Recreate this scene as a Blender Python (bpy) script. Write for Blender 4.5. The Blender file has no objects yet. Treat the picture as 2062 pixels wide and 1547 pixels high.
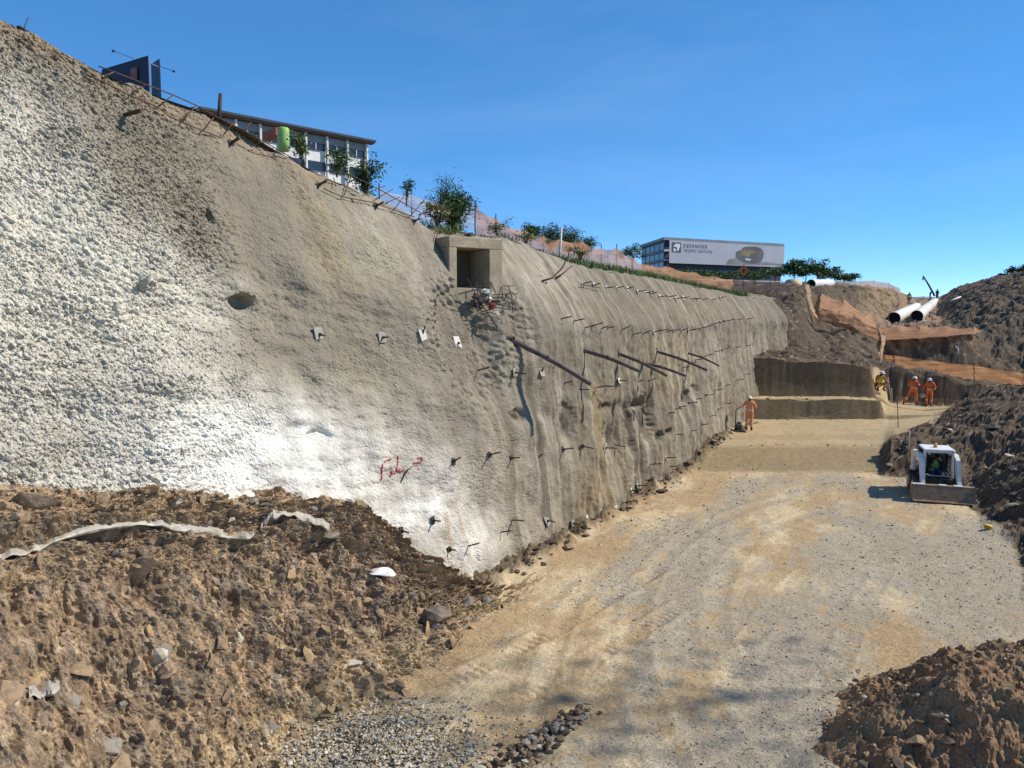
import bpy, bmesh, math, random
import numpy as np
from mathutils import Vector, Matrix, Euler
R = math.radians
scene = bpy.context.scene
C = scene.collection
random.seed(7)
rng = np.random.default_rng(11)

# ------------------------------------------------------------------ camera, sky, sun, exposure
CAMZ = 5.8
FPX = 1500.0                       # focal length in pixels of the 2062 px wide photograph
PITCH = math.atan((773.5 - 635.0) / FPX)
cam_d = bpy.data.cameras.new('camera')
cam_d.sensor_width = 36.0
cam_d.lens = FPX / 2062.0 * 36.0
cam_d.clip_start = 0.05
cam_d.clip_end = 4000
cam = bpy.data.objects.new('camera', cam_d)
C.objects.link(cam)
cam.location = (0, 0, CAMZ)
cam.rotation_euler = (math.pi / 2 - PITCH, 0, 0)
scene.camera = cam

SUN_EL = R(41)
SUN_H = Vector((0.995, 0.09)).normalized()     # horizontal direction towards the sun
world = bpy.data.worlds.new('World')
scene.world = world
world.use_nodes = True
wn = world.node_tree.nodes; wl = world.node_tree.links
wn.clear()
w_out = wn.new('ShaderNodeOutputWorld')
w_bg = wn.new('ShaderNodeBackground')
w_sky = wn.new('ShaderNodeTexSky')
w_sky.sky_type = 'NISHITA'
w_sky.sun_disc = False
w_sky.sun_elevation = SUN_EL
w_sky.sun_rotation = math.atan2(SUN_H.x, SUN_H.y)
w_sky.altitude = 8000
w_sky.air_density = 1.0
w_sky.dust_density = 0.0
w_sky.ozone_density = 3.0
w_hs = wn.new('ShaderNodeHueSaturation')
w_hs.inputs['Saturation'].default_value = 1.52
w_hs.inputs['Hue'].default_value = 0.5
w_hs.inputs['Value'].default_value = 2.35
w_gm = wn.new('ShaderNodeGamma')
w_gm.inputs['Gamma'].default_value = 0.62
w_tc = wn.new('ShaderNodeTexCoord')
w_map = wn.new('ShaderNodeMapping')
w_map.inputs['Rotation'].default_value = (0.25, 0.55, 0.35)
w_map.inputs['Scale'].default_value = (1.0, 1.0, 4.5)
w_no = wn.new('ShaderNodeTexNoise')
w_no.inputs['Scale'].default_value = 1.5
w_no.inputs['Detail'].default_value = 6
w_no.inputs['Roughness'].default_value = 0.62
w_no.inputs['Distortion'].default_value = 0.5
w_rmp = wn.new('ShaderNodeMapRange')
w_rmp.inputs['From Min'].default_value = 0.47
w_rmp.inputs['From Max'].default_value = 0.80
w_rmp.inputs['To Max'].default_value = 0.08
w_mix = wn.new('ShaderNodeMixRGB')
w_mix.inputs['Color2'].default_value = (5.2, 6.2, 7.4, 1)
wl.new(w_sky.outputs['Color'], w_gm.inputs['Color'])
wl.new(w_gm.outputs['Color'], w_hs.inputs['Color'])
wl.new(w_tc.outputs['Generated'], w_map.inputs['Vector'])
wl.new(w_map.outputs['Vector'], w_no.inputs['Vector'])
wl.new(w_no.outputs['Fac'], w_rmp.inputs['Value'])
wl.new(w_rmp.outputs['Result'], w_mix.inputs['Fac'])
wl.new(w_hs.outputs['Color'], w_mix.inputs['Color1'])
wl.new(w_mix.outputs['Color'], w_bg.inputs['Color'])
w_bg.inputs['Strength'].default_value = 0.15
wl.new(w_bg.outputs['Background'], w_out.inputs['Surface'])

sun_d = bpy.data.lights.new('sun', 'SUN')
sun_d.energy = 5.0
sun_d.angle = R(0.55)
sun_d.color = (1.0, 0.925, 0.80)
sun = bpy.data.objects.new('sun', sun_d)
C.objects.link(sun)
to_sun = Vector((SUN_H.x * math.cos(SUN_EL), SUN_H.y * math.cos(SUN_EL), math.sin(SUN_EL)))
sun.rotation_euler = to_sun.to_track_quat('Z', 'Y').to_euler()
sun.location = (60, -40, 80)

vs = scene.view_settings
vs.view_transform = 'Standard'
vs.look = 'None'
vs.exposure = 0.22
vs.gamma = 1.0
vs.use_curve_mapping = False
scene.cycles.max_bounces = 5
scene.cycles.diffuse_bounces = 4
scene.cycles.glossy_bounces = 2
scene.cycles.transparent_max_bounces = 8
scene.cycles.use_denoising = True

# ------------------------------------------------------------------ where a photograph point lies at a given depth
CP, SP = math.cos(PITCH), math.sin(PITCH)
def ray(px, py):
    a = (px - 1031.0) / FPX; b = (773.5 - py) / FPX
    return a, CP + b * SP, -SP + b * CP
def at(px, py, d):                       # the point at depth y = d
    rx, ry, rz = ray(px, py)
    return Vector((d * rx / ry, d, CAMZ + d * rz / ry))
def atz(px, py, z):                      # the point at height z
    rx, ry, rz = ray(px, py)
    k = (z - CAMZ) / rz
    return Vector((k * rx, k * ry, z))
# wall coordinates: u along the wall, q out of it, z up
UX, UY = math.sin(R(31.2)), math.cos(R(31.2))
NX, NY = UY, -UX
Q0 = -(NX * -0.3 + NY * 16.3)
def W(u, q, z): return Vector((UX * u + NX * (q - Q0), UY * u + NY * (q - Q0), z))
def to_uq(x, y): return UX * x + UY * y, NX * x + NY * y + Q0

# ------------------------------------------------------------------ noise
def _h(ix, iy, s):
    with np.errstate(over='ignore'):
        h = ix.astype(np.uint32) * np.uint32(374761393) + iy.astype(np.uint32) * np.uint32(668265263) + np.uint32((s * 2246822519) & 0xffffffff)
        h = (h ^ (h >> np.uint32(13))) * np.uint32(1274126177)
        h = h ^ (h >> np.uint32(16))
        h = h * np.uint32(2654435761)
        h = h ^ (h >> np.uint32(15))
    return h.astype(np.float64) / 4294967296.0
def perlin(x, y, s=0):
    x = np.asarray(x, float); y = np.asarray(y, float)
    x0 = np.floor(x); y0 = np.floor(y)
    fx = x - x0; fy = y - y0
    ix = x0.astype(np.int64); iy = y0.astype(np.int64)
    def g(dx, dy):
        a = _h(ix + dx, iy + dy, s) * 2 * np.pi
        return np.cos(a) * (fx - dx) + np.sin(a) * (fy - dy)
    sx = fx * fx * fx * (fx * (fx * 6 - 15) + 10); sy = fy * fy * fy * (fy * (fy * 6 - 15) + 10)
    n0 = g(0, 0) * (1 - sx) + g(1, 0) * sx
    n1 = g(0, 1) * (1 - sx) + g(1, 1) * sx
    return (n0 * (1 - sy) + n1 * sy) * 1.5
def fbm(x, y, s=0, o=4, gain=0.5, lac=2.03):
    t = 0; a = 1.0
    for i in range(o):
        t = t + a * perlin(x, y, s + i * 17); a *= gain; x = x * lac + 3.1; y = y * lac + 1.7
    return t
def worley(x, y, s=0):
    x = np.asarray(x, float); y = np.asarray(y, float)
    ix = np.floor(x).astype(np.int64); iy = np.floor(y).astype(np.int64)
    best = np.full(np.broadcast(x, y).shape, 9.0); cid = np.zeros_like(best)
    for dx in (-1, 0, 1):
        for dy in (-1, 0, 1):
            a = ix + dx; b = iy + dy
            px = a + _h(a, b, s); py = b + _h(a, b, s + 5)
            d = (px - x) ** 2 + (py - y) ** 2
            m = d < best
            best = np.where(m, d, best); cid = np.where(m, _h(a, b, s + 9), cid)
    return np.sqrt(best), cid
def sst(a, b, x):
    t = np.clip((np.asarray(x, float) - a) / (b - a), 0, 1)
    return t * t * (3 - 2 * t)
def lerp(a, b, t): return a + (b - a) * t

# ------------------------------------------------------------------ materials
MATS = {}
def _nt(name):
    m = bpy.data.materials.new(name); m.use_nodes = True
    nt = m.node_tree
    b = nt.nodes.get('Principled BSDF')
    return m, nt, b
def mat(name, col, rough=0.7, metal=0.0, var=0.15, scale=6.0, bump=0.0, bscale=40.0, spec=0.3, col2=None, dirt=None, emit=None):
    """plain surface: colour with blotchy variation, optional dirt colour and fine relief"""
    if name in MATS: return MATS[name]
    m, nt, b = _nt(name)
    b.inputs['Roughness'].default_value = rough
    b.inputs['Metallic'].default_value = metal
    b.inputs['Specular IOR Level'].default_value = spec
    tc = nt.nodes.new('ShaderNodeTexCoord')
    n = nt.nodes.new('ShaderNodeTexNoise'); n.inputs['Scale'].default_value = scale
    n.inputs['Detail'].default_value = 5; n.inputs['Roughness'].default_value = 0.65
    nt.links.new(tc.outputs['Object'], n.inputs['Vector'])
    r = nt.nodes.new('ShaderNodeValToRGB')
    c2 = col2 or tuple(c * (1 - var * 1.6) for c in col)
    c1 = tuple(min(1, c * (1 + var)) for c in col)
    r.color_ramp.elements[0].position = 0.32; r.color_ramp.elements[0].color = (*c2, 1)
    r.color_ramp.elements[1].position = 0.66; r.color_ramp.elements[1].color = (*c1, 1)
    nt.links.new(n.outputs['Fac'], r.inputs['Fac'])
    out = r.outputs['Color']
    if dirt:
        n2 = nt.nodes.new('ShaderNodeTexNoise'); n2.inputs['Scale'].default_value = scale * 0.55
        n2.inputs['Detail'].default_value = 8; n2.inputs['Roughness'].default_value = 0.75
        nt.links.new(tc.outputs['Object'], n2.inputs['Vector'])
        mr = nt.nodes.new('ShaderNodeMapRange'); mr.inputs['From Min'].default_value = 0.46; mr.inputs['From Max'].default_value = 0.64
        mr.inputs['To Max'].default_value = 0.85
        nt.links.new(n2.outputs['Fac'], mr.inputs['Value'])
        mx = nt.nodes.new('ShaderNodeMixRGB'); mx.inputs['Color2'].default_value = (*dirt, 1)
        nt.links.new(mr.outputs['Result'], mx.inputs['Fac']); nt.links.new(out, mx.inputs['Color1'])
        out = mx.outputs['Color']
    nt.links.new(out, b.inputs['Base Color'])
    if bump:
        nb = nt.nodes.new('ShaderNodeTexNoise'); nb.inputs['Scale'].default_value = bscale; nb.inputs['Detail'].default_value = 4
        nt.links.new(tc.outputs['Object'], nb.inputs['Vector'])
        bp = nt.nodes.new('ShaderNodeBump'); bp.inputs['Strength'].default_value = bump; bp.inputs['Distance'].default_value = 0.02
        nt.links.new(nb.outputs['Fac'], bp.inputs['Height']); nt.links.new(bp.outputs['Normal'], b.inputs['Normal'])
    MATS[name] = m
    return m
def mat_wall(name):
    """sprayed concrete: colour layer, stippled relief whose depth is the layer's alpha"""
    m = mat_attr(name, rough=.92, fine=38, fvar=.20, bump=.5, bdist=.025, bscale=34, mid=5, mvar=.10)
    nt = m.node_tree; b = nt.nodes['Principled BSDF']
    a = next(n for n in nt.nodes if n.type == 'ATTRIBUTE'); tc = next(n for n in nt.nodes if n.type == 'TEX_COORD'); bp0 = next(n for n in nt.nodes if n.type == 'BUMP')
    wn_ = nt.nodes.new('ShaderNodeTexNoise'); wn_.inputs['Scale'].default_value = 7; wn_.inputs['Detail'].default_value = 2
    nt.links.new(tc.outputs['Object'], wn_.inputs['Vector'])
    mx = nt.nodes.new('ShaderNodeMixRGB'); mx.inputs['Fac'].default_value = .10
    nt.links.new(tc.outputs['Object'], mx.inputs['Color1']); nt.links.new(wn_.outputs['Color'], mx.inputs['Color2'])
    v = nt.nodes.new('ShaderNodeTexVoronoi'); v.feature = 'SMOOTH_F1'; v.inputs['Scale'].default_value = 27; v.inputs['Smoothness'].default_value = .35; v.inputs['Randomness'].default_value = 1.0
    nt.links.new(mx.outputs['Color'], v.inputs['Vector'])
    iv = nt.nodes.new('ShaderNodeMath'); iv.operation = 'SUBTRACT'; iv.inputs[0].default_value = 1.0
    nt.links.new(v.outputs['Distance'], iv.inputs[1])
    ds = nt.nodes.new('ShaderNodeMath'); ds.operation = 'MULTIPLY'; ds.inputs[1].default_value = .038
    nt.links.new(a.outputs['Alpha'], ds.inputs[0])
    b2 = nt.nodes.new('ShaderNodeBump'); b2.inputs['Strength'].default_value = 1.0
    nt.links.new(ds.outputs[0], b2.inputs['Distance']); nt.links.new(iv.outputs[0], b2.inputs['Height']); nt.links.new(bp0.outputs['Normal'], b2.inputs['Normal'])
    nt.links.new(b2.outputs['Normal'], b.inputs['Normal'])
    return m
def mat_attr(name, rough=0.9, fine=60.0, fvar=0.35, bump=0.5, bdist=0.02, bscale=45.0, mid=9.0, mvar=0.2):
    """ground and wall surfaces: colour of the earth or concrete from the mesh's own colour layer, grain on top"""
    m, nt, b = _nt(name)
    b.inputs['Roughness'].default_value = rough
    b.inputs['Specular IOR Level'].default_value = 0.15
    a = nt.nodes.new('ShaderNodeAttribute'); a.attribute_name = 'col'
    tc = nt.nodes.new('ShaderNodeTexCoord')
    def noise(sc, det=5, rg=0.7):
        n = nt.nodes.new('ShaderNodeTexNoise'); n.inputs['Scale'].default_value = sc
        n.inputs['Detail'].default_value = det; n.inputs['Roughness'].default_value = rg
        nt.links.new(tc.outputs['Object'], n.inputs['Vector']); return n
    def mul(col, n, v):
        mr = nt.nodes.new('ShaderNodeMapRange'); mr.inputs['From Min'].default_value = 0.3; mr.inputs['From Max'].default_value = 0.7
        mr.inputs['To Min'].default_value = 1 - v; mr.inputs['To Max'].default_value = 1 + v
        nt.links.new(n.outputs['Fac'], mr.inputs['Value'])
        mx = nt.nodes.new('ShaderNodeVectorMath'); mx.operation = 'SCALE'
        nt.links.new(col, mx.inputs[0]); nt.links.new(mr.outputs['Result'], mx.inputs['Scale'])
        return mx.outputs['Vector']
    c = mul(a.outputs['Color'], noise(fine, 3), fvar)
    c = mul(c, noise(mid), mvar)
    nt.links.new(c, b.inputs['Base Color'])
    bp = nt.nodes.new('ShaderNodeBump'); bp.inputs['Strength'].default_value = bump; bp.inputs['Distance'].default_value = bdist
    nt.links.new(noise(bscale, 5, 0.75).outputs['Fac'], bp.inputs['Height'])
    nt.links.new(bp.outputs['Normal'], b.inputs['Normal'])
    MATS[name] = m
    return m

# ------------------------------------------------------------------ mesh helpers
def tag(o, label=None, cat=None, group=None, kind=None):
    if label: o['label'] = label
    if cat: o['category'] = cat
    if group: o['group'] = group
    if kind: o['kind'] = kind
    return o
def link(name, me, parent=None, m=None):
    o = bpy.data.objects.new(name, me); C.objects.link(o)
    if parent is not None: o.parent = parent
    if m is not None and me is not None:
        me.materials.clear(); me.materials.append(m)
    return o
def empty(name, loc=(0, 0, 0), rz=0.0):
    o = bpy.data.objects.new(name, None); C.objects.link(o)
    o.location = loc; o.rotation_euler = (0, 0, rz); o.empty_display_size = 0.2
    return o
def mesh_np(name, co, faces, col=None, smooth=True):
    me = bpy.data.meshes.new(name)
    co = np.asarray(co, np.float32); faces = np.asarray(faces, np.int32)
    n, k = faces.shape
    me.vertices.add(len(co)); me.vertices.foreach_set('co', co.ravel())
    me.loops.add(n * k); me.loops.foreach_set('vertex_index', faces.ravel())
    me.polygons.add(n)
    me.polygons.foreach_set('loop_start', np.arange(0, n * k, k, dtype=np.int32))
    me.polygons.foreach_set('loop_total', np.full(n, k, np.int32))
    me.polygons.foreach_set('use_smooth', np.full(n, smooth, bool))
    me.update(calc_edges=True)
    if col is not None:
        ca = me.color_attributes.new('col', 'FLOAT_COLOR', 'POINT')
        c4 = np.ones((len(co), 4), np.float32); c4[:, :col.shape[1]] = col
        ca.data.foreach_set('color', c4.ravel())
    return me
def grid_faces(nr, nc, keep=None):
    i = np.arange(nr * nc).reshape(nr, nc)
    f = np.stack([i[:-1, :-1], i[:-1, 1:], i[1:, 1:], i[1:, :-1]], -1).reshape(-1, 4)
    if keep is not None:
        k = keep[:-1, :-1] & keep[1:, 1:] & keep[:-1, 1:] & keep[1:, :-1]
        f = f[k.ravel()]
    return f
def compact(co, faces, col=None):
    used = np.zeros(len(co), bool); used[faces.ravel()] = True
    idx = np.cumsum(used) - 1
    return co[used], idx[faces], (col[used] if col is not None else None)

class MB:
    """collects boxes, bars, lathes and sheets; build() links them as one mesh object"""
    def __init__(s): s.v = []; s.f = []
    def add(s, vs_, fs):
        o = len(s.v); s.v += [tuple(v) for v in vs_]; s.f += [tuple(i + o for i in f) for f in fs]; return s
    def box(s, c, size, rot=None, bev=0.0):
        sx, sy, sz = (x / 2 for x in size); c = Vector(c)
        M_ = rot if rot is not None else Matrix.Identity(3)
        if bev <= 0:
            pts = [Vector((x, y, z)) for z in (-sz, sz) for x, y in ((-sx, -sy), (sx, -sy), (sx, sy), (-sx, sy))]
            fs = [(3, 2, 1, 0), (4, 5, 6, 7), (0, 1, 5, 4), (1, 2, 6, 5), (2, 3, 7, 6), (3, 0, 4, 7)]
            return s.add([c + M_ @ p for p in pts], fs)
        b = bev; o8 = [(-sx + b, -sy), (sx - b, -sy), (sx, -sy + b), (sx, sy - b), (sx - b, sy), (-sx + b, sy), (-sx, sy - b), (-sx, -sy + b)]
        i8 = [(x * (1 - b / sx) if sx > b else x, y * (1 - b / sy) if sy > b else y) for x, y in o8]
        lay = [(i8, -sz), (o8, -sz + b), (o8, sz - b), (i8, sz)]
        pts = [c + M_ @ Vector((x, y, z)) for L, z in lay for x, y in L]
        fs = [tuple(range(7, -1, -1)), tuple(range(24, 32))]
        for k in range(3):
            for j in range(8): fs.append((k * 8 + j, k * 8 + (j + 1) % 8, k * 8 + 8 + (j + 1) % 8, k * 8 + 8 + j))
        return s.add(pts, fs)
    def prism(s, poly, h, M4):              # polygon in local xy, extruded along local z
        n = len(poly)
        pts = [M4 @ Vector((x, y, 0)) for x, y in poly] + [M4 @ Vector((x, y, h)) for x, y in poly]
        fs = [tuple(range(n - 1, -1, -1)), tuple(range(n, 2 * n))] + [(i, (i + 1) % n, n + (i + 1) % n, n + i) for i in range(n)]
        return s.add(pts, fs)
    def tube(s, pts, rad, n=8, cap=True):
        pts = [Vector(p) for p in pts]
        if not hasattr(rad, '__len__'): rad = [rad] * len(pts)
        ring = []; up = None
        for i, p in enumerate(pts):
            t = (pts[min(i + 1, len(pts) - 1)] - pts[max(i - 1, 0)])
            t = t.normalized() if t.length > 1e-9 else Vector((0, 0, 1))
            if up is None:
                a = Vector((0, 0, 1)) if abs(t.z) < 0.9 else Vector((1, 0, 0))
                up = (a - t * a.dot(t)).normalized()
            else:
                up = (up - t * up.dot(t)); up = up.normalized() if up.length > 1e-6 else Vector((1, 0, 0))
            sd = t.cross(up)
            ring += [p + (up * math.cos(2 * math.pi * k / n) + sd * math.sin(2 * math.pi * k / n)) * rad[i] for k in range(n)]
        fs = [(i * n + k, i * n + (k + 1) % n, (i + 1) * n + (k + 1) % n, (i + 1) * n + k) for i in range(len(pts) - 1) for k in range(n)]
        if cap: fs += [tuple(range(n - 1, -1, -1)), tuple((len(pts) - 1) * n + k for k in range(n))]
        return s.add(ring, fs)
    def build(s, name, m, parent=None, smooth=False):
        me = bpy.data.meshes.new(name); me.from_pydata(s.v, [], s.f); me.update()
        if smooth:
            me.polygons.foreach_set('use_smooth', np.ones(len(me.polygons), bool))
            me.update()
        return link(name, me, parent, m)

# ================================================================== LARGE STRUCTURE
# ------------------------------------------------------------------ the sprayed-concrete wall
def lean(u, z):
    """how far the face leans back from its foot line"""
    u = np.asarray(u, float); z = np.asarray(z, float)
    k = sst(8.5, 17.0, u)
    left = 0.34 * z
    over = np.maximum(0, z - 5.3)
    right = 0.11 * z + 0.80 * over * over / (over + 0.9)
    return lerp(left, right, k)
def on_wall(px, py, off=0.0):
    """u, z where the photograph's point meets the wall"""
    rx, ry, rz = ray(px, py)
    b = 1.0
    for _ in range(60):
        # q = NX*k*rx + NY*k*ry + Q0 = -b + off
        k = (-b + off - Q0) / (NX * rx + NY * ry)
        u = k * (UX * rx + UY * ry); z = CAMZ + k * rz
        nb = float(lean(u, min(max(z, -1), 14)))
        b = b * 0.5 + nb * 0.5
    return u, z
crest_px = [(-120, -20), (0, 34), (60, 62), (120, 96), (200, 138), (262, 165), (330, 192), (440, 230), (500, 262), (560, 300), (650, 350), (700, 372), (760, 397),
            (820, 432), (870, 462), (905, 474), (1010, 480), (1060, 488), (1100, 506), (1150, 530), (1220, 544), (1300, 558), (1380, 572), (1450, 587),
            (1500, 598), (1540, 600), (1572, 600)]
cu = []; cz = []
for p in crest_px:
    u, z = on_wall(*p); cu.append(u); cz.append(z)
cu = np.array(cu); cz = np.array(cz)
o_ = np.argsort(cu); cu = cu[o_]; cz = cz[o_]
def ztop(u): return np.interp(u, cu, cz)

BUMPS = []     # (u, z, ru, rz, height)
def bump_px(px, py, rpx, h, ry=None):
    u, z = on_wall(px, py); u2, _ = on_wall(px + rpx, py); _, z2 = on_wall(px, py - (ry or rpx))
    BUMPS.append((u, z, max(abs(u2 - u), 0.02), max(abs(z2 - z), 0.02), h))
for a in [(420, 438, 5, -0.16, 8), (492, 609, 13, -0.34, 11), (490, 590, 26, 0.08), (428, 812, 8, 0.07), (282, 566, 24, 0.17, 18), (600, 548, 26, 0.13, 34), (606, 575, 16, 0.06),
          (590, 862, 22, -0.10, 10), (640, 884, 20, -0.12, 14), (610, 850, 40, 0.10, 18), (1045, 838, 9, -0.12), (1022, 707, 14, 0.10, 16), (1090, 838, 10, -0.10, 14), (1145, 850, 12, -0.14, 30),
          (1215, 820, 9, -0.14, 6), (1285, 815, 8, -0.26, 8), (1240, 840, 18, 0.16, 30), (1275, 900, 16, 0.2, 60), (1325, 880, 6, -0.2, 8), (1345, 872, 6, -0.18, 5), (1385, 800, 5, -0.2, 10), (1300, 845, 9, -0.3, 30),
          (1190, 950, 16, 0.18, 70), (1240, 990, 20, 0.2, 60), (1205, 880, 10, -0.12, 60), (1230, 860, 8, -0.14, 40), (1265, 860, 7, -0.2, 36), (1400, 790, 5, -0.15, 12),
          (700, 560, 60, 0.12, 90), (540, 420, 70, -0.12, 120), (850, 600, 50, 0.10, 120), (960, 700, 46, -0.20, 70), (1000, 780, 40, -0.1, 60), (940, 850, 30, -0.10, 60),
          (200, 300, 60, 0.10, 60), (120, 600, 80, 0.14, 40), (330, 760, 90, 0.14, 40), (140, 830, 90, -0.10, 30), (400, 640, 60, -0.1, 40), (980, 640, 60, -0.25, 50), (1060, 560, 40, 0.05, 60)]:
    bump_px(*a)

def wall_shape(u, z):
    """(offset out of the mean face, roughness factor)"""
    near = 1 - sst(9.0, 15.0, u)
    far = sst(13, 19, u)
    o = 0.16 * fbm(u * 0.38 + 3, z * 0.33, 21, 3) + 0.05 * fbm(u * 1.3, z * 1.1, 31, 3)
    # rough lumpy skin of the sprayed concrete
    wx = u + 0.05 * perlin(u * 7, z * 7, 5) + .10 * perlin(u * 1.7, z * 1.7, 6); wz = z + 0.45 * wx + 0.05 * perlin(u * 7, z * 7, 15)
    f1, cid = worley(wx * 17.0, wz * 24.0, 3)
    f2, _ = worley(wx * 27.0, wz * 31.0, 8)
    lump = ((0.62 - f1) * 0.033 + (0.6 - f2) * 0.024) * (.6 + .8 * cid) + 0.012 * perlin(wx * 6, wz * 11, 76) - 0.030 * sst(.2, .5, perlin(wx * 13, wz * 19, 78)) + 0.02 * perlin(u * 30, z * 30, 77)
    rough = np.clip(0.95 - 1.0 * sst(6.6, 9.6, u + 0.35 * (5 - z) * 0.6 + 0.8 * perlin(u * .5, z * .5, 4)), 0.0, 1) + 0.42 + 0.14 * perlin(u * .8, z * .8, 9)
    low = sst(3.8, 5.2, z) * 0 + 1
    rough = rough * lerp(1.0, 0.42, far) * low
    o = o + lump * rough
    wall_shape.rough = rough
    # shadow-holding ledges left of the hole, as the crew sprayed in passes
    led = perlin(u * 1.6, z * 5.5 + 0.8 * u, 61)
    o = o + near * 0.035 * np.clip(led, -.6, .6) * sst(7.2, 5.6, z)
    # vertical runs and ribs of the far length
    rib = .5 * perlin(u * 2.6 + 0.3 * perlin(u, z * .8, 2), z * 0.3, 41) + 0.5 * perlin(u * 6.1, z * 0.5, 42)
    o = o + far * (0.050 * rib + 0.03 * fbm(u * 4, z * 2.0, 44, 3) + 0.012 * perlin(u * 14, z * 6, 45))
    # sharper broken rib zone
    zone = np.exp(-((u - 22.2) / 3.6) ** 2) * sst(5.2, 3.6, z) * sst(0.1, 1.0, z)
    o = o + zone * 0.14 * perlin(u * 2.1 + .5 * perlin(u * 2, z, 12), z * 0.55, 71)
    for (bu, bz, ru, rz, h) in BUMPS:
        m = (np.abs(u - bu) < 3 * ru) & (np.abs(z - bz) < 3 * rz)
        if m.any():
            e = np.exp(-(((u[m] - bu) / ru) ** 2 + ((z[m] - bz) / rz) ** 2) * (1.0 + 0.25 * perlin(u[m] * 8, z[m] * 8, 13)))
            o[m] += h * (np.minimum(1.0, e * 3.5) if h < -0.1 else e)
    return o

us = [-3.0]
while us[-1] < 47.6: us.append(us[-1] + (0.0145 + 0.0022 * max(0, us[-1] - 4.0) if us[-1] > 3.6 else 0.06))
us = np.array(us); NU = len(us); NZ = 505
zb = -0.6
vv = np.linspace(0, 1, NZ)
Ug, Vg = np.meshgrid(us, vv)
Zt = ztop(Ug)
Zg = zb + (Zt - zb) * Vg
Off = wall_shape(Ug.copy(), Zg); Rg = np.clip(wall_shape.rough * (.85 + .55 * fbm(Ug * .9, Zg * .9, 141, 3)), .10, 1.25)
crestwob = 0.05 * fbm(Ug * 2.0, Ug * 0 + 2.2, 91, 3)
Zg = Zg + crestwob * Vg ** 6
Qg = -lean(Ug, Zg) + Off
# the rim rolls back into the slope
rim = np.clip((Vg - 0.985) / 0.015, 0, 1)
Qg = Qg - 0.10 * rim ** 2

def wcol(px, py):
    return on_wall(px, py)
white = np.array([.70, .675, .61]); cream = np.array([.565, .525, .43]); beige = np.array([.255, .220, .163]); grey = np.array([.178, .153, .115]); brown = np.array([.165, .128, .086]); ochre = np.array([.33, .245, .13]); damp = np.array([.105, .092, .072]); pale = np.array([.35, .305, .232])
col = np.empty(Ug.shape + (3,)); col[:] = beige
def blend(mask, c):
    global col
    m = np.clip(mask, 0, 1)[..., None]
    col = col * (1 - m) + c * m
n1 = fbm(Ug * .7, Zg * .7, 101, 4); n2 = fbm(Ug * 2.2, Zg * 2.0, 111, 4)
blend(sst(9.4, 7.0, Ug + 0.55 * (Zg - 5.2) * sst(5.2, 8, Zg) + 0.8 * n1), cream)
blend(sst(13, 18, Ug), grey)
def spot(px, py, rpx, rpy, c, a, nz=0.5):
    u, z = on_wall(px, py); u2, _ = on_wall(px + rpx, py); _, z2 = on_wall(px, py - rpy)
    e = np.exp(-(((Ug - u) / (u2 - u)) ** 2 + ((Zg - z) / (z2 - z)) ** 2))
    blend(a * e * (1 + nz * n2), c)
for s_ in [(540, 920, 190, 100, white, .95), (720, 980, 170, 90, white, .9), (300, 860, 200, 90, white, .6), (860, 1030, 90, 60, white, .9), (960, 1100, 70, 70, white, .75), (1050, 1110, 60, 60, pale, .9), (430, 900, 140, 60, white, .8), (120, 900, 160, 70, pale, .6), (250, 780, 160, 60, pale, .45),
           (800, 950, 60, 60, pale, .6), (880, 780, 40, 80, pale, .45), (930, 830, 45, 70, damp * 1.5, .75), (900, 600, 30, 120, grey, .5), (760, 480, 60, 90, pale, .55), (640, 480, 24, 160, ochre, .45), (700, 700, 90, 50, grey, .45), (620, 330, 60, 60, grey, .5), (760, 620, 120, 50, grey, .55), (880, 720, 60, 60, grey * .9, .6), (820, 470, 50, 60, grey, .3), (580, 560, 70, 60, grey * .9, .5), (1020, 860, 40, 40, grey * .85, .6), (1100, 780, 50, 50, grey * .9, .5),
           (470, 340, 90, 90, grey, .45), (530, 420, 60, 90, grey, .55), (400, 380, 60, 70, grey, .3), (840, 560, 40, 120, pale, .35), (600, 700, 70, 40, grey, .45), (960, 700, 40, 90, grey, .8), (990, 640, 50, 40, grey * .9, .8), (1000, 950, 50, 60, pale, .5),
           (1060, 560, 40, 60, pale, .75), (1110, 540, 40, 40, pale, .75), (1170, 640, 26, 60, pale, .65), (1210, 640, 40, 40, brown * 1.3, .35), (1350, 730, 60, 60, ochre * .85, .55), (1220, 900, 30, 110, ochre * .9, .40), (1180, 1000, 20, 90, ochre * .9, .5), (1400, 620, 90, 40, brown * 1.35, .55), (1480, 720, 60, 50, pale * .9, .6), (1450, 850, 60, 60, pale * .85, .5), (1120, 870, 40, 60, pale, .4), (1090, 1000, 50, 80, pale, .55)]:
    spot(*s_)
k = sst(12, 17, Ug)
st = fbm(Ug * 3.0 + .25 * perlin(Ug * 1.2, Zg * .9, 3), Zg * 0.16, 121, 4)
st2 = perlin(Ug * 8.0, Zg * 0.25, 127)
blend(k * sst(.10, .65, st) * .80, brown * .95)
blend(k * sst(.12, .7, -st) * .65, pale)
blend(k * sst(.2, .8, st2) * .45 * sst(6.2, 5.2, Zg), ochre * .9)
blend(k * sst(.25, .8, -st2) * .55, damp * 1.15)
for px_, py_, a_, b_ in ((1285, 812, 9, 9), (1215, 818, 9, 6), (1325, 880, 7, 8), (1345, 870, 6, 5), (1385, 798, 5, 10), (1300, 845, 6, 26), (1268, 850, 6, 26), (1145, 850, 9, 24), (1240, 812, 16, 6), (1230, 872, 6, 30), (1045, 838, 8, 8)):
    spot(px_, py_, a_, b_, np.array([.075, .058, .042]), 1.1, .9)          # broken hollows darkened in the colour, standing in for their shade
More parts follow.
